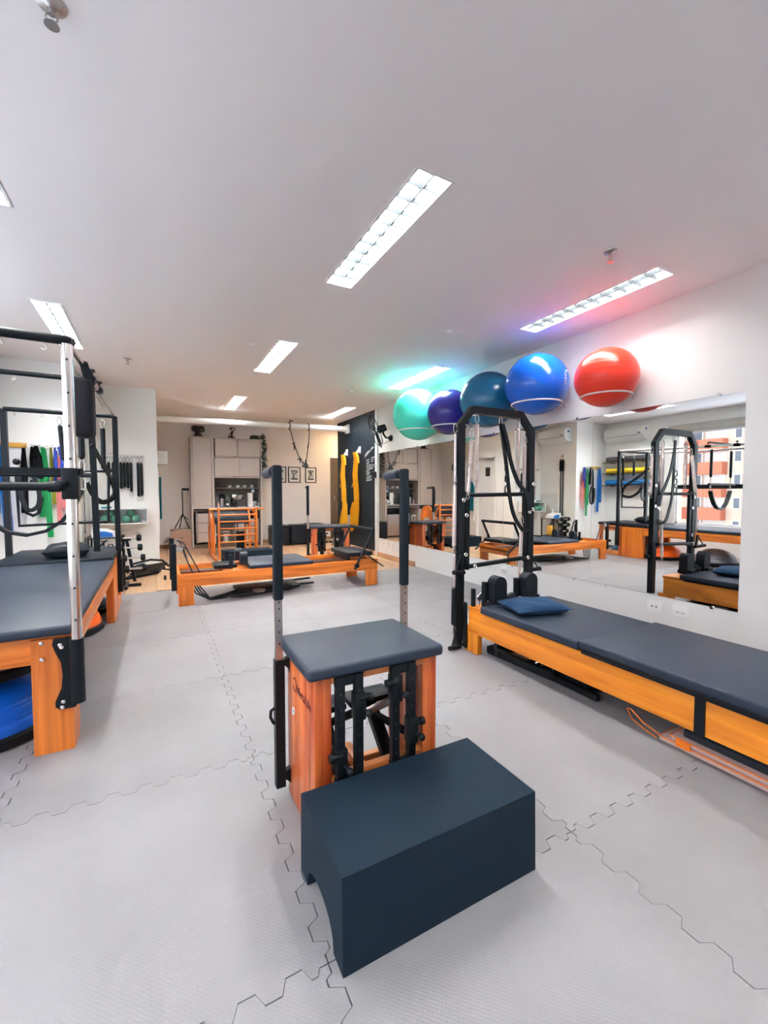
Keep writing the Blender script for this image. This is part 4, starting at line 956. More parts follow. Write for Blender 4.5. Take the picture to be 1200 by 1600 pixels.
M().box(X0c-.01, X1c+.018, YN-.03, 4.50, .546, .592, bev=.016, seg=3).build('mattress', VINT, cad, True)
m = M()
for x, z in ((-.475, .515), (-.475, .44), (-.405, .50), (-.40, .235), (-.40, .49), (-.405, .21)): m = M(); m.lathe([(.009, 0), (.009, -.004), (.004, -.006), (0, -.004)], (x, YN-.001 if x < -.45 else YN-.012, z), 'Y', 12); m.build('bolt', CHR, cad, True)
# end box with a cut-out, carrying the second pad
Bx('box_stile', CZ0, cad, X1c-.03, X1c, 4.985, 5.05, 0, .56, bev=.002); Bx('box_stile', CZ0, cad, X1c-.03, X1c, 5.38, 5.45, 0, .56, bev=.002)
Bx('box_rail', CX0, cad, X1c-.03, X1c, 5.05, 5.38, .46, .56, bev=.002); Bx('box_rail', CX0, cad, X1c-.03, X1c, 5.05, 5.38, 0, .09, bev=.002)
Bx('box_side', CZ0, cad, X0c, X0c+.03, 4.985, 5.45, 0, .56, bev=.002); Bx('box_top', WX, cad, X0c+.03, X1c-.03, 4.985, 5.45, .54, .56)
Bx('logo_strip', INKB, cad, X1c, X1c+.001, 5.10, 5.30, .50, .525)
M().box(X0c, X1c+.006, 4.52, 5.47, .562, .612, bev=.012).build('end_pad', VIN, cad, True)
# frame
NX, FX = -.338, -.352
m = M(); m.tube([(NX, 2.37, .50), (NX, 2.37, 1.85)], .0225, 16); m.build('post', CHR, cad, True, label='chrome corner post')
m = M(); 
for k in range(9): m.cyl((NX+.002, 2.349, 1.78-k*.145), (NX+.002, 2.345, 1.78-k*.145), .005, 10)
m.build('pin_hole', DIRT, cad, True)
M().tube([(NX, 2.37, .235), (NX, 2.37, .53)], .028, 16).build('post_sleeve', BLK, cad, True)
m = M(); m.prism([(-.335, .53), (-.43, .53), (-.435, .505), (-.425, .47), (-.405, .42), (-.40, .36), (-.405, .30), (-.43, .24), (-.43, .215), (-.415, .20), (-.355, .20), (-.335, .235)], 'XZ', YN-.012, YN-.001); m.build('bracket_plate', BLK, cad)
m = M(); m.bar((X0c+.0, 2.37, .2), (X0c, 2.37, 1.87), .045, .045, up=(0, 1, 0)); m.build('post', BLK, cad)
m = M(); m.bar((FX, YF, .20), (FX, YF, 1.94), .045, .045, up=(0, 1, 0)); m.build('post', BLK, cad)
Bx('post_sleeve', BLK, cad, FX-.03, FX+.03, YF-.03, YF+.03, .19, .52)
m = M(); m.bar((X0c+.01, YF, .56), (X0c+.01, YF, 1.94), .045, .045, up=(0, 1, 0)); m.build('post', BLK, cad)
M().tube([(X0c, 2.37, 1.868), (NX-.02, 2.37, 1.868), (NX+.003, 2.372, 1.866), (NX+.01, 2.40, 1.87)], .021, 12).build('end_tube', BLK, cad, True)
M().tube([(X0c, YF, 1.945), (FX+.01, YF, 1.945)], .021, 12).build('end_tube', BLK, cad, True)
M().tube([(NX, 2.39, 1.866), (FX, YF, 1.945)], .017, 12).build('top_tube', CHR, cad, True); M().tube([(X0c, 2.39, 1.866), (X0c, YF, 1.945)], .017, 12).build('top_tube', STEEL, cad, True)
m = M(); m.tube([(X0c, 3.6, 1.965), (-.372, 3.6, 1.965)], .0165, 12); m.build('sliding_bar', BLK, cad, True)
for y, z in ((3.22, 1.89), (3.60, 1.902)):
    m = M(); m.tube([(NX, y-.04, z-.002), (NX, y+.04, z+.002)], .024, 12); m.cyl((NX, y, z), (NX, y, z+.05), .007, 8); m.cyl((NX, y, z+.045), (NX, y, z+.06), .018, 10); m.build('slider_clamp', BLK, cad, True)
for x, y, z in ((-.42, 2.37, 1.847), (-.565, 2.37, 1.847), (-.55, 3.6, 1.95), (-.80, 3.6, 1.95), (-1.13, YF, 1.925), (-.93, YF, 1.925), (-.75, YF, 1.925)):
    M().tube([(x, y, z), (x+.004, y, z-.014), (x+.012, y, z-.024), (x+.002, y, z-.032), (x-.008, y, z-.026)], .0035, 6).build('eye_hook', STEEL, cad, True)
# middle bars and clamps at the near end
m = M(); m.bar((X0c, 2.37, 1.288), (NX+.045, 2.37, 1.288), .03, .030, up=(0, 0, 1)); m.build('cross_bar', BLK, cad)
M().tube([(X0c, 2.345, 1.222), (NX-.035, 2.345, 1.222)], .0185, 12).build('cross_bar', BLK, cad, True)
Bx('post_clamp', BLK, cad, NX-.033, NX+.03, 2.335, 2.405, 1.165, 1.305, bev=.006)
m = M(); m.tube([(NX-.075, 2.33, 1.222), (NX-.035, 2.33, 1.222)], .026, 10); m.sphere((NX-.03, 2.315, 1.232), .022, 12); m.build('clamp_knob', BLK, cad, True)
# swing frame at the far end
m = M()
m.tube([(-1.13, YF-.02, 1.40), (-1.12, YF-.02, .885), (-.435, YF-.02, .905)], .014, 10); m.build('push_bar', BLK, cad, True)
M().tube([(FX-.03, YF-.02, 1.42), (-.415, YF-.02, 1.38), (-.43, YF-.02, .90)], .012, 10).build('push_bar_arm', BLK, cad, True)
M().tube([(-1.12, YF-.02, 1.39), (-.40, YF-.02, 1.40)], .013, 10).build('push_bar_axle', BLK, cad, True)
m = M(); m.sphere((-.44, YF-.03, 1.44), .028, 12); m.sphere((-1.12, YF-.03, 1.47), .03, 12); m.build('knob', BLK, cad, True)
# things hanging on it
fb = T('fleece_cuff', 'black fleece cuff hanging from the chrome top tube of the trapeze table', 'cuff', (-.34, 2.82, 1.50))
m = M(); m.box(-.385, -.288, 2.76, 2.90, 1.49, 1.80, bev=.03, seg=3); m.build('pad', BLKF, fb, True); m = M(); m.tube([(-.31, 2.80, 1.78), (-.335, 2.80, 1.89), (-.33, 2.84, 1.895), (-.30, 2.86, 1.78)], 1, flat=(.03, .005)); m.build('strap', BLK, fb, True)
spring('sleeved_spring', 'black sleeved spring on the far end tube of the trapeze table', 'springs on the trapeze table', (-.455, YF, 1.905), (-.455, YF-.02, 1.38), .021, BLK, True)
spring('sleeved_spring', 'sleeved spring with long carabiner half behind the chrome post', 'springs on the trapeze table', (-.80, YF, 1.905), (-.77, YF-.02, 1.46), .02, BLK, True)
def strap(lb, pts, w_=.035, h_=.005, mt=BLK, up=(0, 1, 0), name='webbing_strap'):
    t = T(name, lb, 'strap', tuple(pts[-1]), 'straps'); 
    P_ = [Vector(p) for p in pts]; out = []
    for i in range(len(P_)-1):
        a = P_[max(i-1, 0)]; b = P_[i]; c = P_[i+1]; d = P_[min(i+2, len(P_)-1)]
        for k in range(5):
            u = k/5; out.append(.5*((2*b)+(c-a)*u+(2*a-5*b+4*c-d)*u*u+(3*b-a-3*c+d)*u**3))
    out.append(P_[-1]); M().tube(out, 1, flat=(w_, h_), up=up).build('webbing', mt, t); return t
strap('long black strap slanting down to the far post of the trapeze table', [(-.50, 4.6, 1.62), (-.44, 4.75, 1.46), (-.385, 4.95, 1.30), (-.378, 5.0, 1.18), (-.40, 5.0, 1.12), (-.47, 4.9, 1.10), (-.53, 4.8, 1.18), (-.56, 4.75, 1.28)], .012, .045, up=(0, 0, 1))
strap('pair of black straps hanging straight behind the chrome post', [(-.50, 4.62, 1.90), (-.495, 4.62, 1.5), (-.49, 4.62, 1.1), (-.485, 4.62, .66)], .05, .02)
strap('black looped strap hanging at the far left post', [(-1.10, 5.0, 1.40), (-1.09, 5.0, 1.15), (-1.04, 5.0, 1.03), (-.97, 5.0, 1.07), (-.96, 5.0, 1.20), (-1.0, 5.0, 1.36)], .012, .035, up=(1, 0, 0))
# trapeze swing, seen in the mirror
tz = T('trapeze_swing', 'black sling hanging on two sleeved springs from the trapeze table top', 'swing', (-.72, 3.6, .98))
for x in (-.45, -1.06):
    M().tube(oval((x, 3.6, 1.955), .10, .035), .004, 5, closed=True).build('carabiner', STEEL, tz, True)
    M().lathe([(.006, 0), (.02, .015), (.02, .43), (.006, .445)], (x, 3.6, 1.42), n=10).build('sleeved_coil', BLK, tz, True)
    M().tube(oval((x, 3.6, 1.42), .08, .03), .004, 5, closed=True).build('carabiner', STEEL, tz, True)
    M().tube(oval((x, 3.6, 1.30), .09, .035), .004, 5, closed=True).build('carabiner', STEEL, tz, True)
M().cyl((-.40, 3.6, 1.315), (-1.20, 3.6, 1.315), .018, 12).build('trapeze_bar', BLK, tz, True)
M().tube([(-.45, 3.6, 1.21), (-.50, 3.6, 1.10), (-.57, 3.6, 1.00), (-.66, 3.6, .935), (-.76, 3.6, .912), (-.86, 3.6, .935), (-.94, 3.6, 1.0), (-1.01, 3.6, 1.10), (-1.06, 3.6, 1.21)], 1, flat=(.02, .06), up=(0, 1, 0)).build('sling', BLK, tz)
def cushion(name, lb, c, sx, sy, h_, mt, rz=0, grp=None, parentmode=None):
    t = T(name, lb, 'cushion', (c[0], c[1], c[2]), grp); m = M(); n = 14; top = []; bot = []
    R_ = Matrix.Rotation(rz, 3, 'Z')
    for i in range(n+1):
        a = []; b = []
        for j in range(n+1):
            u, v = i/n*2-1, j/n*2-1; e = (1-abs(u)**3.2)*(1-abs(v)**3.2); pin = 1-.10*(1-abs(u))*abs(v)**4; pin2 = 1-.10*(1-abs(v))*abs(u)**4
            p = R_ @ Vector((u*sx/2*pin2, v*sy/2*pin, 0)); wv = .006*math.sin(u*7+v*4)*e
            z1 = h_*.55+h_*.5*max(0, e)**.55+wv; z0 = h_*.5-h_*.5*max(0, e)**.4
            a.append(m.b.verts.new((c[0]+p.x, c[1]+p.y, c[2]+z1))); b.append(m.b.verts.new((c[0]+p.x, c[1]+p.y, c[2]+z0)))
        top.append(a); bot.append(b)
    for i in range(n):
        for j in range(n):
            m.b.faces.new((top[i][j], top[i+1][j], top[i+1][j+1], top[i][j+1])); m.b.faces.new((bot[i][j], bot[i][j+1], bot[i+1][j+1], bot[i+1][j]))
    for i in range(n):
        for g, k in ((0, 0), (n, n)):
            m.b.faces.new((top[i][k], top[i+1][k], bot[i+1][k], bot[i][k])); m.b.faces.new((top[k][i], top[k][i+1], bot[k][i+1], bot[k][i]))
    m.build('cushion_body', mt, t, True); return t
cushion('cushion', 'black cushion lying on the end pad of the trapeze table', (-.72, 4.72, .613), .34, .30, .125, VIN, .1)
# domes
def bosu(lb, x, y, mt, r=.315, h_=.205, base_z=0.0, tilt=None, grp='half balls under the trapeze table'):
    t = T('balance_dome', lb, 'balance trainer', (x, y, base_z), grp)
    q = tilt or Matrix.Identity(3)
    M().lathe([(0, 0), (r*.93, 0), (r, .015), (r, .05), (r*.96, .06), (0, .06)], (x, y, base_z), n=48, mtx=q).build('platform', BLKR, t, True)
    prof = []
    for i in range(31):
        a = i/30*PI/2; rr = r*.93*math.cos(a); zz = .06+h_*math.sin(a)
        if 4 < i < 22 and i % 2: rr *= .985; zz -= .003
        prof.append((max(rr, 0), zz))
    M().lathe(prof, (x, y, base_z), n=48, mtx=q).build('dome', mt, t, True)
    M().lathe([(.018, .003), (.018, -.004), (0, -.004)], (x+.0, y, base_z), n=10, mtx=q).build('air_plug', WPL, t, True)
    return t
bosu('orange ribbed half ball on a black base under the trapeze table', -.745, 4.45, ORB)
bosu('silver grey ribbed half ball on a black base under the trapeze table', -.80, 3.66, SILV)
bosu('bright blue half ball on a black base behind the near table leg', -.80, 2.80, BLUB, r=.33)
bosu('dark petrol half ball at the far end under the trapeze table', -.70, 5.12, TEALB, r=.27, h_=.13)
q_ = Matrix.Rotation(math.radians(4), 3, 'Y')
bosu('silver half ball stacked on top of the blue one', -.84, 2.84, SILV, r=.30, h_=.05, base_z=.30, tilt=q_)

# ================================================================== REFORMER IN THE MIDDLE OF THE ROOM
# built along +X from (0.17, 4.91), width toward +Y
br_ = T('reformer', 'freestanding wooden reformer with raised foot bar in the middle of the room', 'exercise machine', (1.3, 5.25, 0))
def skew(x): return 4.905+(x-.17)*.030
RX0, RX1, RYn, RYf = .175, 2.50, 4.91, 5.60
Bx('side_rail', WX, br_, RX0, RX1, RYn, RYn+.03, .20, .335, bev=.003)
Bx('side_rail', WX, br_, RX0, RX1, RYf-.03, RYf, .20, .335, bev=.003)
Bx('end_rail', WY, br_, RX0, RX0+.03, RYn+.03, RYf-.03, .20, .335, bev=.003); Bx('end_rail', WY, br_, RX1-.03, RX1, RYn+.03, RYf-.03, .20, .325, bev=.003)
for x0 in (RX0+.002, RX1-.155):
    for y0 in (RYn+.002, RYf-.05): Bx('leg', WZ, br_, x0, x0+.15, y0, y0+.048, 0, .20, bev=.003)
for y in (RYn+.06, RYf-.06): Bx('track', STEEL, br_, RX0+.03, RX1-.03, y-.02, y+.02, .255, .275)
Bx('end_shelf', WX, br_, 2.30, RX1, RYn+.03, RYf-.03, .26, .28)
Bx('carriage_frame', WX, br_, .60, 1.60, RYn+.04, RYf-.04, .28, .305, bev=.003)
Bx('shoulder_board', WX, br_, .63, .92, RYn+.015, RYn+.13, .305, .335, bev=.008); Bx('shoulder_board', WX, br_, .63, .92, RYf-.13, RYf-.015, .305, .335, bev=.008)
M().box(.90, 1.64, RYn+.0, RYf-.0, .335, .378, bev=.014, seg=3).build('carriage_pad', VINT, br_, True)
M().box(.55, .80, RYn+.20, RYf-.20, .33, .375, bev=.014, seg=3).build('headrest', VIN, br_, True)
for yc in (RYn+.16, RYf-.16):
    m = M(); m.prism([(yc-.055, .375), (yc+.055, .375)]+[(yc+.055*math.cos(a), .46+.055*math.sin(a)) for a in [PI*i/10 for i in range(11)]], 'YZ', .82, .90); m.bevel(.014, 3, .9); m.build('shoulder_rest', VIN, br_, True)
    M().cyl((.72, yc-.02, .33), (.72, yc-.02, .49), .022, 14).build('rope_post', VIN, br_, True)
M().box(2.10, 2.46, RYn+.05, RYf-.05, .375, .43, bev=.014, seg=3).build('foot_platform', VIN, br_, True)
m = M(); m.bar((2.14, RYn+.1, .35), (2.14, RYf-.1, .35), .03, .05); m.build('platform_brace', BLK, br_)
# foot bar
for y in (RYn-.018, RYf+.018): m = M(); m.bar((2.18, y, .245), (2.42, y, .70), .012, .045, up=(0, 1, 0), ext=.02); m.build('foot_bar_arm', BLK, br_)
M().tube([(2.43, RYn-.02, .71), (2.43, RYf+.02, .71)], .022, 14).build('foot_bar', FOAM, br_, True)
for y in (RYn-.02, RYf+.02): m = M(); m.bar((2.28, y, .44), (2.57, y, .235), .012, .035, up=(0, 1, 0)); m.lathe([(.03, -.012), (.03, .012), (0, .013)], (2.2, y, .27), 'Y', 14); m.lathe([(.018, -.012), (.018, .012), (0, .013)], (2.30, y, .45), 'Y', 14); m.build('foot_bar_strut', BLK, br_)
m = M()
for i in range(8): m.lathe([(.008, 0), (.011, .004), (.008, .008)], (RX1, RYn+.02, .03+i*.035), 'X', 8)
m.build('chain_knobs', BLK, br_)
# rope risers at the head end
for yc in (RYn+.02, RYf-.02):
    m = M(); m.bar((RX0-.035, yc, .17), (RX0-.035, yc, .655), .05, .035, up=(0, 1, 0)); m.build('rope_riser', BLK, br_)
    m = M(); m.lathe([(.012, -.05), (.025, -.045), (.025, -.03), (.012, -.025)], (RX0-.08, yc, .315), 'X', 10); m.build('riser_knob', BLK, br_, True)
    m = M(); m.lathe([(.03, -.012), (.02, 0), (.03, .012)], (RX0+.02, yc, .60), 'Y', 16); m.tube([(RX0-.02, yc, .64), (RX0+.05, yc, .64), (RX0+.05, yc, .59)], .006, 6); m.build('pulley', STEEL, br_, True)
rpx = []
for yc, k in ((RYn+.03, 0), (RYn+.05, 1), (RYf-.04, 0), (RYf-.06, 1)):
    pts = [(RX0+.02, yc, .63), (RX0+.06+.03*k, yc, .60), (RX0+.10+.06*k, yc, .45), (RX0+.16+.07*k, yc, .30)]
    M().tube(pts, .007, 6).build('rope', NAVY, br_, True)
# lying under it
jb = T('jump_board', 'black jump board and folded frame lying under the middle reformer', 'equipment', (1.2, 5.3, 0))
m = M(); m.box(.80, 1.55, 5.15, 5.50, .02, .055, bev=.01); m.build('board', BLK, jb, True)
m = M(); m.bar((1.20, 5.22, .045), (1.74, 5.22, .045), .04, .02); m.bar((1.25, 5.46, .045), (1.78, 5.50, .05), .03, .02); m.bar((.7, 5.12, .03), (1.4, 5.12, .03), .04, .025); m.build('rails', BLK, jb)
M().tube([(.70, 5.02, .03), (.85, 4.98, .035), (1.05, 5.0, .05), (1.10, 5.08, .07)], .016, 8).build('curved_handle', BLK, jb, True)
m = M(); m.lathe([(.07, 0), (.075, .012), (.04, .02), (0, .02)], (1.02, 5.02, .055), n=18); m.build('foot_disc', STEEL, jb, True)
cb = T('loose_cords', 'black bungee cords coiled on the floor under the middle reformer', 'cord', (.55, 5.1, 0))
for k in range(4):
    M().tube([(.30+.02*k, 5.15+.03*k, .20), (.36+.03*k, 5.10+.02*k, .08), (.50, 5.02+.03*k, .012), (.66, 5.04+.04*k, .014+.005*k), (.80, 5.14+.02*k, .05)], .0075, 6).build('cord', BLK, cb, True)

# ================================================================== RIGHT REFORMER WITH TOWER
rr_ = T('tower_reformer', 'long wooden reformer with black tower along the mirror wall', 'exercise machine', (2.38, 1.3, 0))
AX0, AX1 = 2.05, 2.71
YE = 2.52
Bx('side_rail', RY, rr_, AX0, AX0+.028, .985, YE, .150, .318, bev=.004); Bx('side_rail', RY, rr_, AX0, AX0+.028, -.55, .945, .150, .312, bev=.004)
Bx('rail_strap', BLK, rr_, AX0-.006, AX0+.03, .945, .985, .146, .335)
Bx('side_rail', RY, rr_, AX1-.028, AX1, -.55, YE, .150, .318, bev=.004)
Bx('end_rail', WX, rr_, AX0+.028, AX1-.028, YE-.03, YE, .15, .318); Bx('end_rail', WX, rr_, AX0+.028, AX1-.028, -.55, -.52, .15, .318)
Bx('head_ledge', RY, rr_, AX0+.004, AX1-.004, 2.33, YE+.015, .318, .345, bev=.008)
for x0 in (AX0+.001, AX1-.046):
    Bx('leg', RZ, rr_, x0, x0+.045, YE-.10, YE+.05, 0, .19 if x0 < 2.2 else .16, bev=.004); Bx('leg', RZ, rr_, x0, x0+.045, -.50, -.35, 0, .16, bev=.004)
M().box(AX0-.028, AX1+.01, 1.555, 2.365, .328, .380, bev=.012, seg=3).build('carriage_pad', VINT, rr_, True)
M().box(AX0-.035, AX1+.01, -.56, 1.545, .345, .392, bev=.010, seg=3).build('platform_mat', VINT, rr_, True)
M().box(AX0-.025, AX1+.0, -.55, 1.54, .316, .344, bev=.006).build('mat_base', BLK, rr_, True)
Bx('carriage_frame', BLK, rr_, AX0+.03, AX1-.03, 1.6, 2.33, .30, .327)
for xc in (2.215, 2.53):
    m = M(); m.prism([(xc-.06, .39), (xc+.06, .39)]+[(xc+.06*math.cos(a), .515+.06*math.sin(a)) for a in [PI*i/10 for i in range(11)]], 'XZ', 2.36, 2.44); m.bevel(.016, 3, .9); m.build('shoulder_rest', VIN, rr_, True)
    Bx('rest_bracket', BLK, rr_, xc-.05, xc+.05, 2.33, 2.40, .345, .41); 
    M().cyl((xc-.085, 2.44, .345), (xc-.085, 2.44, .53), .022, 12).build('rope_post', BLK, rr_, True)
M().box(2.27, 2.47, 2.40, 2.52, .346, .39, bev=.014).build('headrest_arm', BLK, rr_, True)
m = M()
for pts in (((2.09, 2.47, .40), (2.13, 2.45, .43), (2.20, 2.44, .40), (2.30, 2.42, .43)), ((2.12, 2.42, .36), (2.20, 2.41, .375), (2.28, 2.40, .40), (2.38, 2.40, .42))): m.tube(pts, 1, flat=(.035, .03))
m.build('folded_loops', NAVY, rr_)
M().tube([(2.10, 2.46, .36), (2.09, 2.47, .42), (2.11, 2.45, .45), (2.14, 2.43, .43)], .008, 6).build('loop_ring', CHR, rr_, True)
M().cyl((2.075, 2.50, .34), (2.075, 2.50, .475), .018, 12).build('rope_post', BLK, rr_, True)
# tower
TY = 2.615
m = M()
pts = [(2.03, TY, .015), (2.03, TY, 1.70), (2.135, TY, 1.82), (2.64, TY, 1.82), (2.755, TY, 1.70), (2.755, TY, .15)]
m.tube(pts, 1, flat=(.06, .05), up=(0, 1, 0)); m.bevel(.004, 1, 1.2); m.build('tower_frame', BLK, rr_)
m = M(); m.prism([(2.545, .37), (2.575, .36), (2.56, .30), (2.555, .20), (2.57, .10), (2.56, .03), (2.53, .02), (2.53, .36)], 'YZ', 2.03, 2.046); m.build('bracket_plate', BLK, rr_)
m = M()
for z in (.06, .34): m.lathe([(.008, 0), (.008, -.006), (0, -.007)], (2.03, 2.562, z), 'X', 10)
m.build('bracket_bolt', CHR, rr_, True)
m = M(); m.bar((2.095, TY-.005, .60), (2.095, TY-.005, 1.20), .035, .03, up=(0, 1, 0)); m.build('height_plate', BLK, rr_)
m = M(); m.bar((2.70, TY-.005, .62), (2.70, TY-.005, 1.30), .035, .03, up=(0, 1, 0)); m.build('height_plate', BLK, rr_)
M().cyl((2.09, TY-.02, 1.172), (2.72, TY-.02, 1.178), .016, 12).build('push_bar', BLK, rr_, True); M().cyl((2.08, TY-.05, .632), (2.72, TY-.03, .655), .018, 12).build('push_bar', BLK, rr_, True)
for x, y, z in ((2.045, TY-.032, 1.135), (2.075, TY-.03, 1.02), (2.07, TY-.03, .72), (2.125, TY-.075, .632), (2.725, TY-.035, 1.03), (2.69, TY-.06, .655), (2.77, TY-.03, 1.26), (2.77, TY-.03, 1.05)):
    m = M(); m.tube([(x+.012*math.cos(a), y, z+.012*math.sin(a)) for a in [2*PI*i/12 for i in range(12)]], .005, 6, closed=True); m.build('eye_bolt', CHR, rr_, True)
TG = 'springs on the reformer tower'
spring('tower_spring', 'silver spring on the inner left side of the tower, leaning to the left post', TG, (2.125, TY-.02, 1.67), (2.065, TY-.05, 1.14), .018, SPRM)
spring('tower_spring', 'silver spring hanging from the top bar of the tower, left one', TG, (2.19, TY, 1.80), (2.188, TY, 1.23), .018, SPRM)
spring('tower_spring', 'silver spring hanging from the top bar of the tower, right one', TG, (2.62, TY-.0, 1.80), (2.615, TY, 1.22), .018, SPRM)
spring('tower_spring', 'silver spring just inside the right tower post', TG, (2.685, TY-.01, 1.66), (2.672, TY-.02, 1.18), .016, SPRM)
spring('tower_spring', 'silver spring on the outer right side of the tower', TG, (2.80, TY, 1.66), (2.81, TY, 1.13), .018, SPRM)
spring('tower_spring', 'long silver spring outside the left tower post, upper one', TG, (1.985, TY, 1.71), (1.985, TY, 1.22), .013, SPRM)
spring('tower_spring', 'long silver spring outside the left tower post, middle one', TG, (1.985, TY, 1.33), (1.965, TY-.02, .74), .017, SPRM)
spring('tower_spring', 'silver spring ending low outside the left tower post', TG, (1.99, TY, .80), (1.985, TY, .42), .014, SPRM)
spring('tower_spring', 'silver spring hanging below the right side of the lower push bar', TG, (2.655, TY-.02, 1.0), (2.625, TY-.03, .47), .016, SPRM)
spring('tower_sleeved_spring', 'black sleeved spring low outside the left tower post', TG, (1.99, TY, .55), (1.985, TY, .14), .024, BLK, True, 'carabiner')
strap('black webbing loop hanging from the middle of the tower top bar, front strand', [(2.43, TY-.02, 1.735), (2.47, TY-.03, 1.60), (2.52, TY-.03, 1.42), (2.60, TY-.03, 1.27), (2.68, TY-.04, 1.18), (2.72, TY-.04, 1.05)], .010, .035, up=(1, 0, 0))
strap('black webbing loop sagging from the tower top to the right post', [(2.42, TY-.01, 1.735), (2.46, TY-.03, 1.45), (2.50, TY-.04, 1.15), (2.55, TY-.04, 1.00), (2.62, TY-.05, .90), (2.70, TY-.04, .87)], .010, .032, up=(1, 0, 0))
o = M().tube(oval((2.43, TY, 1.80), .085, .032), .004, 6, closed=True).build('carabiner', STEEL, None, True); tag(base(o), 'single carabiner in the middle of the tower top bar', 'carabiner')
dl = T('daisy_chain', 'black strap with three loops hanging in the tower', 'strap', (2.47, TY, 1.22))
for i in range(3):
    z = 1.42-i*.085; M().tube([(2.47, TY-.045, z), (2.44, TY-.05, z-.01), (2.435, TY-.05, z-.05), (2.47, TY-.045, z-.07)], .0055, 6).build('loop', BLK, dl, True)
def hand_grip(lb, x, y, z, s=1):
    t = T('hand_grip', lb, 'handle', (x, y, z-.12), 'hand grips on the tower')
    M().tube([(x, y, z), (x-.065*s, y-.03, z-.115)], .006, 6).build('grip_strap', BLK, t, True); M().tube([(x, y, z), (x+.025*s, y, z-.115)], .012, 6).build('grip_strap', BLK, t, True)
    M().cyl((x-.085*s, y-.035, z-.115), (x+.04*s, y+.005, z-.13), .017, 12).build('grip', BLKR, t, True)
hand_grip('black triangular hand grip hanging outside the left tower post', 2.0, TY-.05, .72)
hand_grip('black hand grip resting on the floor at the foot of the tower', 1.99, TY-.02, .145, 1)
hand_grip('black hand grip hanging behind the right tower post', 2.80, TY+.02, .66, -1)
cushion('cushion', 'dark blue fabric cushion on the right reformer', (2.27, 2.10, .38), .40, .30, .075, BLUEF, -.25)
hs = T('hanging_strap_end', 'short black strap end dangling under the right reformer', 'strap', (2.12, 2.30, .03)); M().tube([(2.12, 2.30, .149), (2.12, 2.30, .09), (2.12, 2.30, .03)], 1, flat=(.025, .006), up=(1, 0, 0)).build('webbing', BLK, hs)
tr = T('storage_tray', 'long black tray with rails on the floor under the right reformer', 'tray', (2.35, 1.95, 0))
m = M(); m.bar((2.16, 2.42, .03), (2.20, 1.85, .03), .04, .05); m.bar((2.20, 1.95, .022), (2.20, 1.55, .022), .03, .035); m.bar((2.16, 2.40, .03), (2.42, 2.44, .03), .04, .05); m.bar((2.42, 2.44, .03), (2.48, 1.6, .03), .03, .05); m.build('rim', BLK, tr)
m = M(); m.prism([(2.17, 2.40), (2.42, 2.43), (2.47, 1.62), (2.21, 1.62)], 'XY', .004, .012); m.build('tray_bottom', BLKR, tr)
for i in range(3):
    Bx('wood_block', CRATE, tr, 2.22+i*.08, 2.285+i*.08, 2.15, 2.28, .013, .028)
m = M(); m.box(2.25, 2.42, 1.66, 1.92, .013, .06, bev=.015); m.build('folded_straps', BLKF, tr, True)
M().tube([(2.22, 2.03, .05), (2.25, 2.00, .075), (2.21, 1.97, .05), (2.25, 1.94, .07), (2.22, 1.90, .05), (2.26, 1.87, .07)], .005, 6).build('steel_hooks', CHR, tr, True)
fm = T('folded_mats', 'stack of folded felt mats with rose undersides and orange piping', 'mat', (2.38, .4, 0))
def felt(x0, x1, y0, y1, z, th, mt, nm):
    m = M(); m.box(x0, x1, y0, y1, z, z+th, bev=min(.008, th*.4)); return m.build(nm, mt, fm, True)
felt(2.12, 2.62, -.5, 1.17, .002, .024, PINKM, 'layer'); felt(2.125, 2.62, -.5, 1.12, .028, .024, PINKM, 'layer'); felt(2.15, 2.62, -.5, 1.08, .054, .035, FELT, 'layer'); felt(2.17, 2.62, -.5, 1.12, .090, .045, FELT, 'layer')
for z, y in ((.026, 1.17), (.053, 1.12)): M().tube([(2.118, -.5, z), (2.118, y, z), (2.25, y+.004, z)], .0028, 5).build('piping', ORTAG, fm, True)
M().tube([(2.12, 1.17, .03), (2.11, 1.24, .055), (2.12, 1.31, .09), (2.15, 1.35, .07), (2.16, 1.33, .02), (2.14, 1.25, .008), (2.12, 1.18, .006)], .003, 5).build('cord_loop', ORTAG, fm, True)
Bx('side_tag', ORTAG, fm, 2.112, 2.119, 1.03, 1.09, .018, .05)

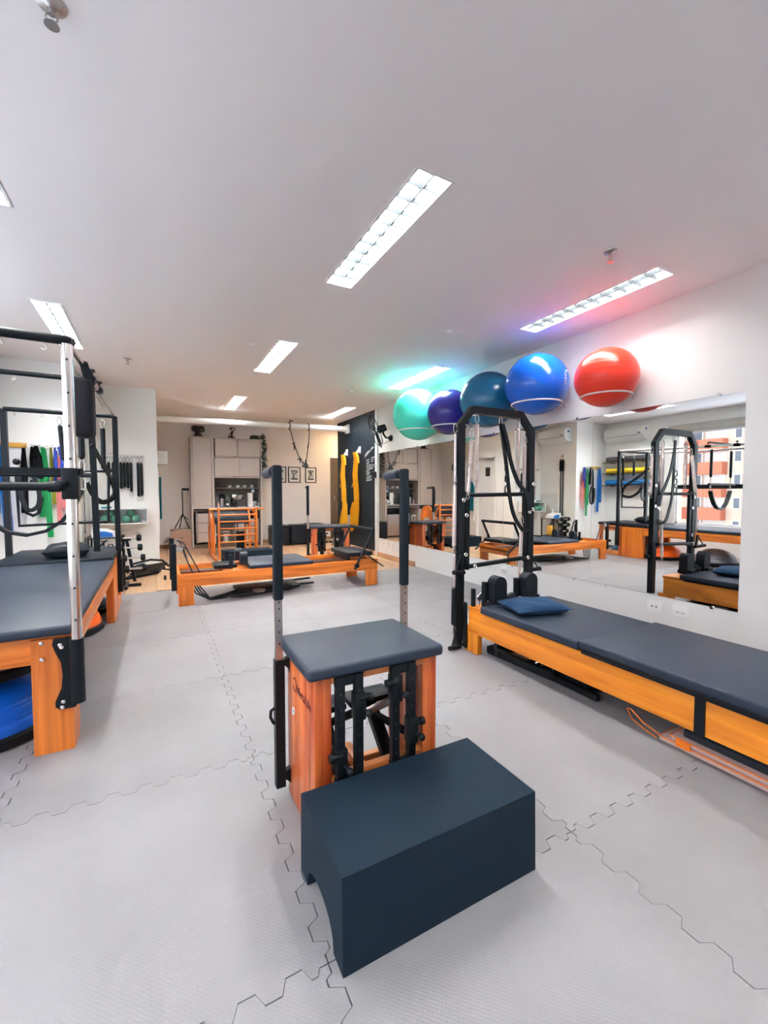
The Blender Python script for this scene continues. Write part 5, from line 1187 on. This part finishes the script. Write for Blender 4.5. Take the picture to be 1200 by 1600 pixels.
# ================================================================== PILATES CHAIR (near) and its copy at the back
def build_chair():
    t = T('pilates_chair', 'wooden pilates chair with tall black handles behind the black step', 'exercise chair', (.68, 1.5, 0))
    PL, PR, PF, PB = .445, .93, 1.335, 1.665
    zt = .582
    for i, (a, b) in enumerate(((PF, PF+.085), (PF+.085, PF+.20), (PF+.20, PF+.275), (PF+.275, PB))):
        Bx('side_board', CZ0, t, PL, PL+.03, a+.0006, b-.0006, 0, zt, bev=.0015)
        Bx('side_board', CZ0, t, PR-.03, PR, a+.0006, b-.0006, 0, zt, bev=.0015)
    for x0 in (PL+.03, PR-.06): Bx('corner_post', CZ0, t, x0, x0+.03, PF, PF+.03, 0, zt, bev=.002)
    Bx('front_rail', CX0, t, PL+.06, PR-.06, PF, PF+.025, .552, zt, bev=.002)
    Bx('front_rail', CX0, t, PL+.06, PR-.06, PF, PF+.03, .195, .228, bev=.002)
    Bx('rear_rail', CX0, t, PL+.03, PR-.03, PB-.03, PB, .50, zt, bev=.002); Bx('rear_rail', CX0, t, PL+.03, PR-.03, PB-.03, PB, .02, .06, bev=.002)
    Bx('base_rail', WY, t, .665, .70, PF+.03, PB-.03, .10, .145, bev=.002)
    M().box(.415, .945, 1.305, 1.70, zt+.001, .624, bev=.012, seg=3).build('seat', VINT, t, True)
    # spring posts
    for xc in (.530, .598, .742, .810):
        m = M(); m.bar((xc, PF-.012, .20), (xc, PF-.012, .58), .030, .022, up=(0, 1, 0)); m.build('spring_post', BLK, t)
        m = M()
        for k in range(6): m.cyl((xc, PF-.024, .26+k*.052), (xc, PF-.0245, .26+k*.052), .004, 8)
        m.build('pin_hole', DIRT, t)
    for x0, x1 in ((.512, .616), (.724, .828)):
        Bx('post_bracket', BLK, t, x0, x1, PF-.018, PF-.001, .545, .581, bev=.002); Bx('post_bracket', BLK, t, x0, x1, PF-.018, PF-.001, .195, .228, bev=.002)
        m = M()
        for x in (x0+.015, x1-.015):
            for z in (.563, .212): m.lathe([(.005, 0), (.005, -.003), (0, -.004)], (x, PF-.018, z), 'Y', 8)
        m.build('bolt', STEEL, t, True)
    for xc, z, s in ((.598, .47, 1), (.742, .50, -1), (.810, .33, 1), (.530, .29, -1)):
        Bx('spring_slider', BLK, t, xc-.02, xc+.02, PF-.036, PF+.004, z-.05, z+.045, bev=.003)
        m = M(); m.tube([(xc, PF-.03, z+.025), (xc+s*.035, PF-.03, z+.025)], .009, 10); m.cyl((xc+s*.03, PF-.03, z+.025), (xc+s*.045, PF-.03, z+.025), .014, 12); m.build('slider_pin', BLK, t, True)
        m = M(); m.tube([(xc+.01, PF-.035, z-.01), (xc+.014, PF-.065, z-.012)], .006, 8); m.sphere((xc+.014, PF-.068, z-.012), .013, 12); m.build('slider_knob', BLK, t, True)
    # springs and pedals inside
    for xc, z1 in ((.530, .29), (.598, .43), (.742, .44), (.810, .30)):
        p0 = Vector((xc, PF+.01, z1)); p1 = Vector((xc-.01, PB-.04, .25)); d = (p1-p0); L = d.length; q = d.to_track_quat('Z', 'Y').to_matrix()
        n = int(L/.012); prof = [(.004, 0)]
        for i in range(n): prof += [(.015, .02+(L-.04)*i/n), (.0125, .02+(L-.04)*(i+.5)/n)]
        prof.append((.004, L)); M().lathe(prof, p0, n=10, mtx=q).build('pedal_spring', SPRM if xc in (.530, .742) else BLK, t, True)
    for x0, x1 in ((.48, .675), (.69, .895)):
        M().box(x0, x1, PB-.06, PB+.05, .30, .325, bev=.006).build('pedal', VIN, t, True)
        m = M(); m.bar(((x0+x1)/2, PB-.02, .30), ((x0+x1)/2, PF+.06, .09), .05, .03); m.build('pedal_arm', BLK, t)
    # handles
    for s, px in ((-1, .405), (1, .967)):
        py = 1.64
        m = M(); m.bar((px, py, .045), (px, py, .55), .036, .034, up=(0, 1, 0)); m.build('post_sleeve', BLK, t)
        m = M(); m.bar((px, py, .52), (px, py, .79), .027, .022, up=(0, 1, 0)); m.build('steel_post', STEEL, t)
        m = M()
        for z in (.615, .66, .705, .75, .775): m.cyl((px, py-.0115, z), (px, py-.013, z), .0035, 8)
        m.build('post_hole', DIRT, t)
        m = M(); m.box(px-.018, px+.018, py-.016, py+.018, .782, 1.30, bev=.008); m.build('padded_post', FOAM, t, True)
        M().tube([(px, py+.01, 1.280), (px, py+.035, 1.278), (px-.004, py+.05, 1.277)], .0165, 12).build('handle_neck', FOAM, t, True)
        M().tube([(px-.002, py+.045, 1.277), (px-.006, py+.15, 1.272)], .020, 14).build('handle_grip', VINT, t, True)
        if s < 0:
            m = M(); m.prism([(PL, .56), (px+.015, .545), (px+.015, .53), (PL-.004, .51), (PL, .49)], 'XZ', py-.012, py+.012); m.build('post_bracket', BLK, t)
            m = M(); m.prism([(PL, .11), (px+.015, .10), (px+.015, .075), (PL, .05)], 'XZ', py-.012, py+.012); m.build('post_bracket', BLK, t)
            m = M(); m.tube([(px-.02, py, .36), (px-.034, py-.004, .355), (px-.036, py-.004, .33), (px-.022, py, .30)], .006, 8); m.build('locking_lever', BLKR, t, True)
        else:
            Bx('post_bracket', BLK, t, PR, px-.015, py-.012, py+.012, .49, .52); Bx('post_bracket', BLK, t, PR, px-.015, py-.012, py+.012, .07, .10)
    m = M(); m.lathe([(.012, 0), (.012, -.003), (0, -.004)], (PL, 1.575, .365), 'X', 14); m.build('cover_screw', CHR, t, True)
    M().tube([(PL-.003, 1.575+.013*math.cos(a), .365+.013*math.sin(a)) for a in [2*PI*i/18 for i in range(18)]], .002, 6, closed=True).build('screw_ring', WMET, t, True)
    # burnt-in logo on the outer left board: faces -X, reads toward -Y
    def face_left(y, z): return Matrix(((0, 0, -1, PL-.0006), (-1, 0, 0, y), (0, 1, 0, z), (0, 0, 0, 1)))
    text_mesh('logo_text', 'MetaLife', .048, INKB, face_left(1.535, .452), t, ext=.0004, bold=.0006)
    m = M(); m.tube([(PL-.0008, 1.560+.021*math.cos(a), .474+.026*math.sin(a)) for a in [2*PI*i/20+.6 for i in range(18)]], .002, 5); m.build('logo_ring', INKB, t)
    return t
ch1 = build_chair()
ch2 = copy_tree(ch1); ch2.location = (2.624, 6.995, 0); ch2.rotation_euler.z = -.244; ch2.scale = (1.28, 1.1, 1)
ch1['group'] = ch2['group'] = 'pilates chairs'
ch2['label'] = 'distant wooden pilates chair in front of the poufs and dark wall'

# black step box (near)
def step_box(lb, x0, x1, y0, y1, h, arch=True):
    t = T('foam_step', lb, 'step', ((x0+x1)/2, (y0+y1)/2, 0), 'black foam step boxes')
    w_ = y1-y0; a0, a1 = y0+w_*.19, y1-w_*.19; n = 12
    poly = [(y0, 0), (a0-.02, 0)]
    for i in range(n+1):
        a = PI-PI*i/n; poly.append(((a0+a1)/2+(a1-a0)/2*math.cos(a), .0+.085*max(0, math.sin(a))**.75))
    poly += [(a1+.02, 0), (y1, 0), (y1-.006, h), (y0+.006, h)]
    m = M(); m.prism(poly, 'YZ', x0, x1); m.bevel(.012, 3, .9); m.build('body', FOAM_BOX, t, True)
    m = M()
    for x in (x0+.002, x1-.002): m.tube([(x, y0+.014, h-.003), (x, y1-.014, h-.003)], .0018, 5)
    for y in (y0+.011, y1-.011): m.tube([(x0+.008, y, h-.002), (x1-.008, y, h-.002)], .0018, 5)
    m.build('edge_piping', FOAM_BOX, t, True); return t
FOAM_BOX = mat('step_vinyl', (.009, .020, .034), .6, bump=.12, bscale=350, spec=.12)
step_box('large black vinyl step box in the foreground', .380, 1.038, .935, 1.285, .252)
step_box('low black vinyl box on the wood floor behind the middle reformer', .95, 1.75, 7.35, 7.75, .21)

# ================================================================== LADDER BARREL
lb_ = T('ladder_barrel', 'wooden ladder barrel with black half-round pad before the coffee corner', 'exercise barrel', (1.2, 8.3, 0))
BXA, BXB, BYC, BZC, BR = .86, 1.56, 8.62, .60, .27
prof = [(BYC+BR*math.cos(a), BZC+BR*math.sin(a)) for a in [PI*i/20 for i in range(21)]]
inner = [(BYC+(BR-.05)*math.cos(a), BZC+(BR-.05)*math.sin(a)) for a in [PI-PI*i/20 for i in range(21)]]
M().prism(prof+inner, 'YZ', BXA+.03, BXB-.03).bevel(.008, 2, .9).build('barrel_pad', VIN, lb_, True)
for x in (BXA, BXB-.03):
    out = [(BYC+(BR-.005)*math.cos(a), BZC+(BR-.005)*math.sin(a)) for a in [PI*i/20 for i in range(21)]]
    poly = out+[(BYC-BR+.005, .0), (BYC-BR+.06, 0), (BYC-BR+.06, BZC-.12)]+[(BYC+(BR-.07)*math.cos(a), BZC-.12+.10*math.sin(a)) for a in [PI-PI*i/10 for i in range(1, 10)]]+[(BYC+BR-.06, BZC-.12), (BYC+BR-.06, 0), (BYC+BR-.005, 0)]
    M().prism(poly, 'YZ', x, x+.03).build('barrel_side', WZ, lb_)
LY = 8.02
for x in (.955, 1.60):
    m = M(); m.bar((x, LY, 0), (x, LY, .915), .032, .04, up=(0, 1, 0)); m.build('ladder_upright', WZ, lb_)
for x in (.955, 1.60): M().sphere((x, LY, .92), .018, 10).build('upright_cap', WPL, lb_, True)
for z in (.30, .42, .54, .665, .785): M().cyl((.955, LY, z), (1.60, LY, z), .014, 10).build('rung', WX, lb_, True)
m = M(); m.tube([(.80, LY+.05, .885), (1.75, LY+.05, .885)], .016, 10); m.build('top_rail', WX, lb_, True)
for x in (.80, 1.52):
    M().tube([(x+.02, LY+.06, .88), (x+.07, LY+.12, .80), (x+.09, LY+.16, .62), (x+.09, LY+.18, .02)], .018, 10).build('curved_upright', WZ, lb_, True)
for x in (.86, 1.53): Bx('base_runner', WY, lb_, x, x+.03, 7.75, 8.90, .0, .06, bev=.003)
Bx('low_panel', BLK, lb_, 1.30, 1.45, 8.40, 8.42, .1, .45)
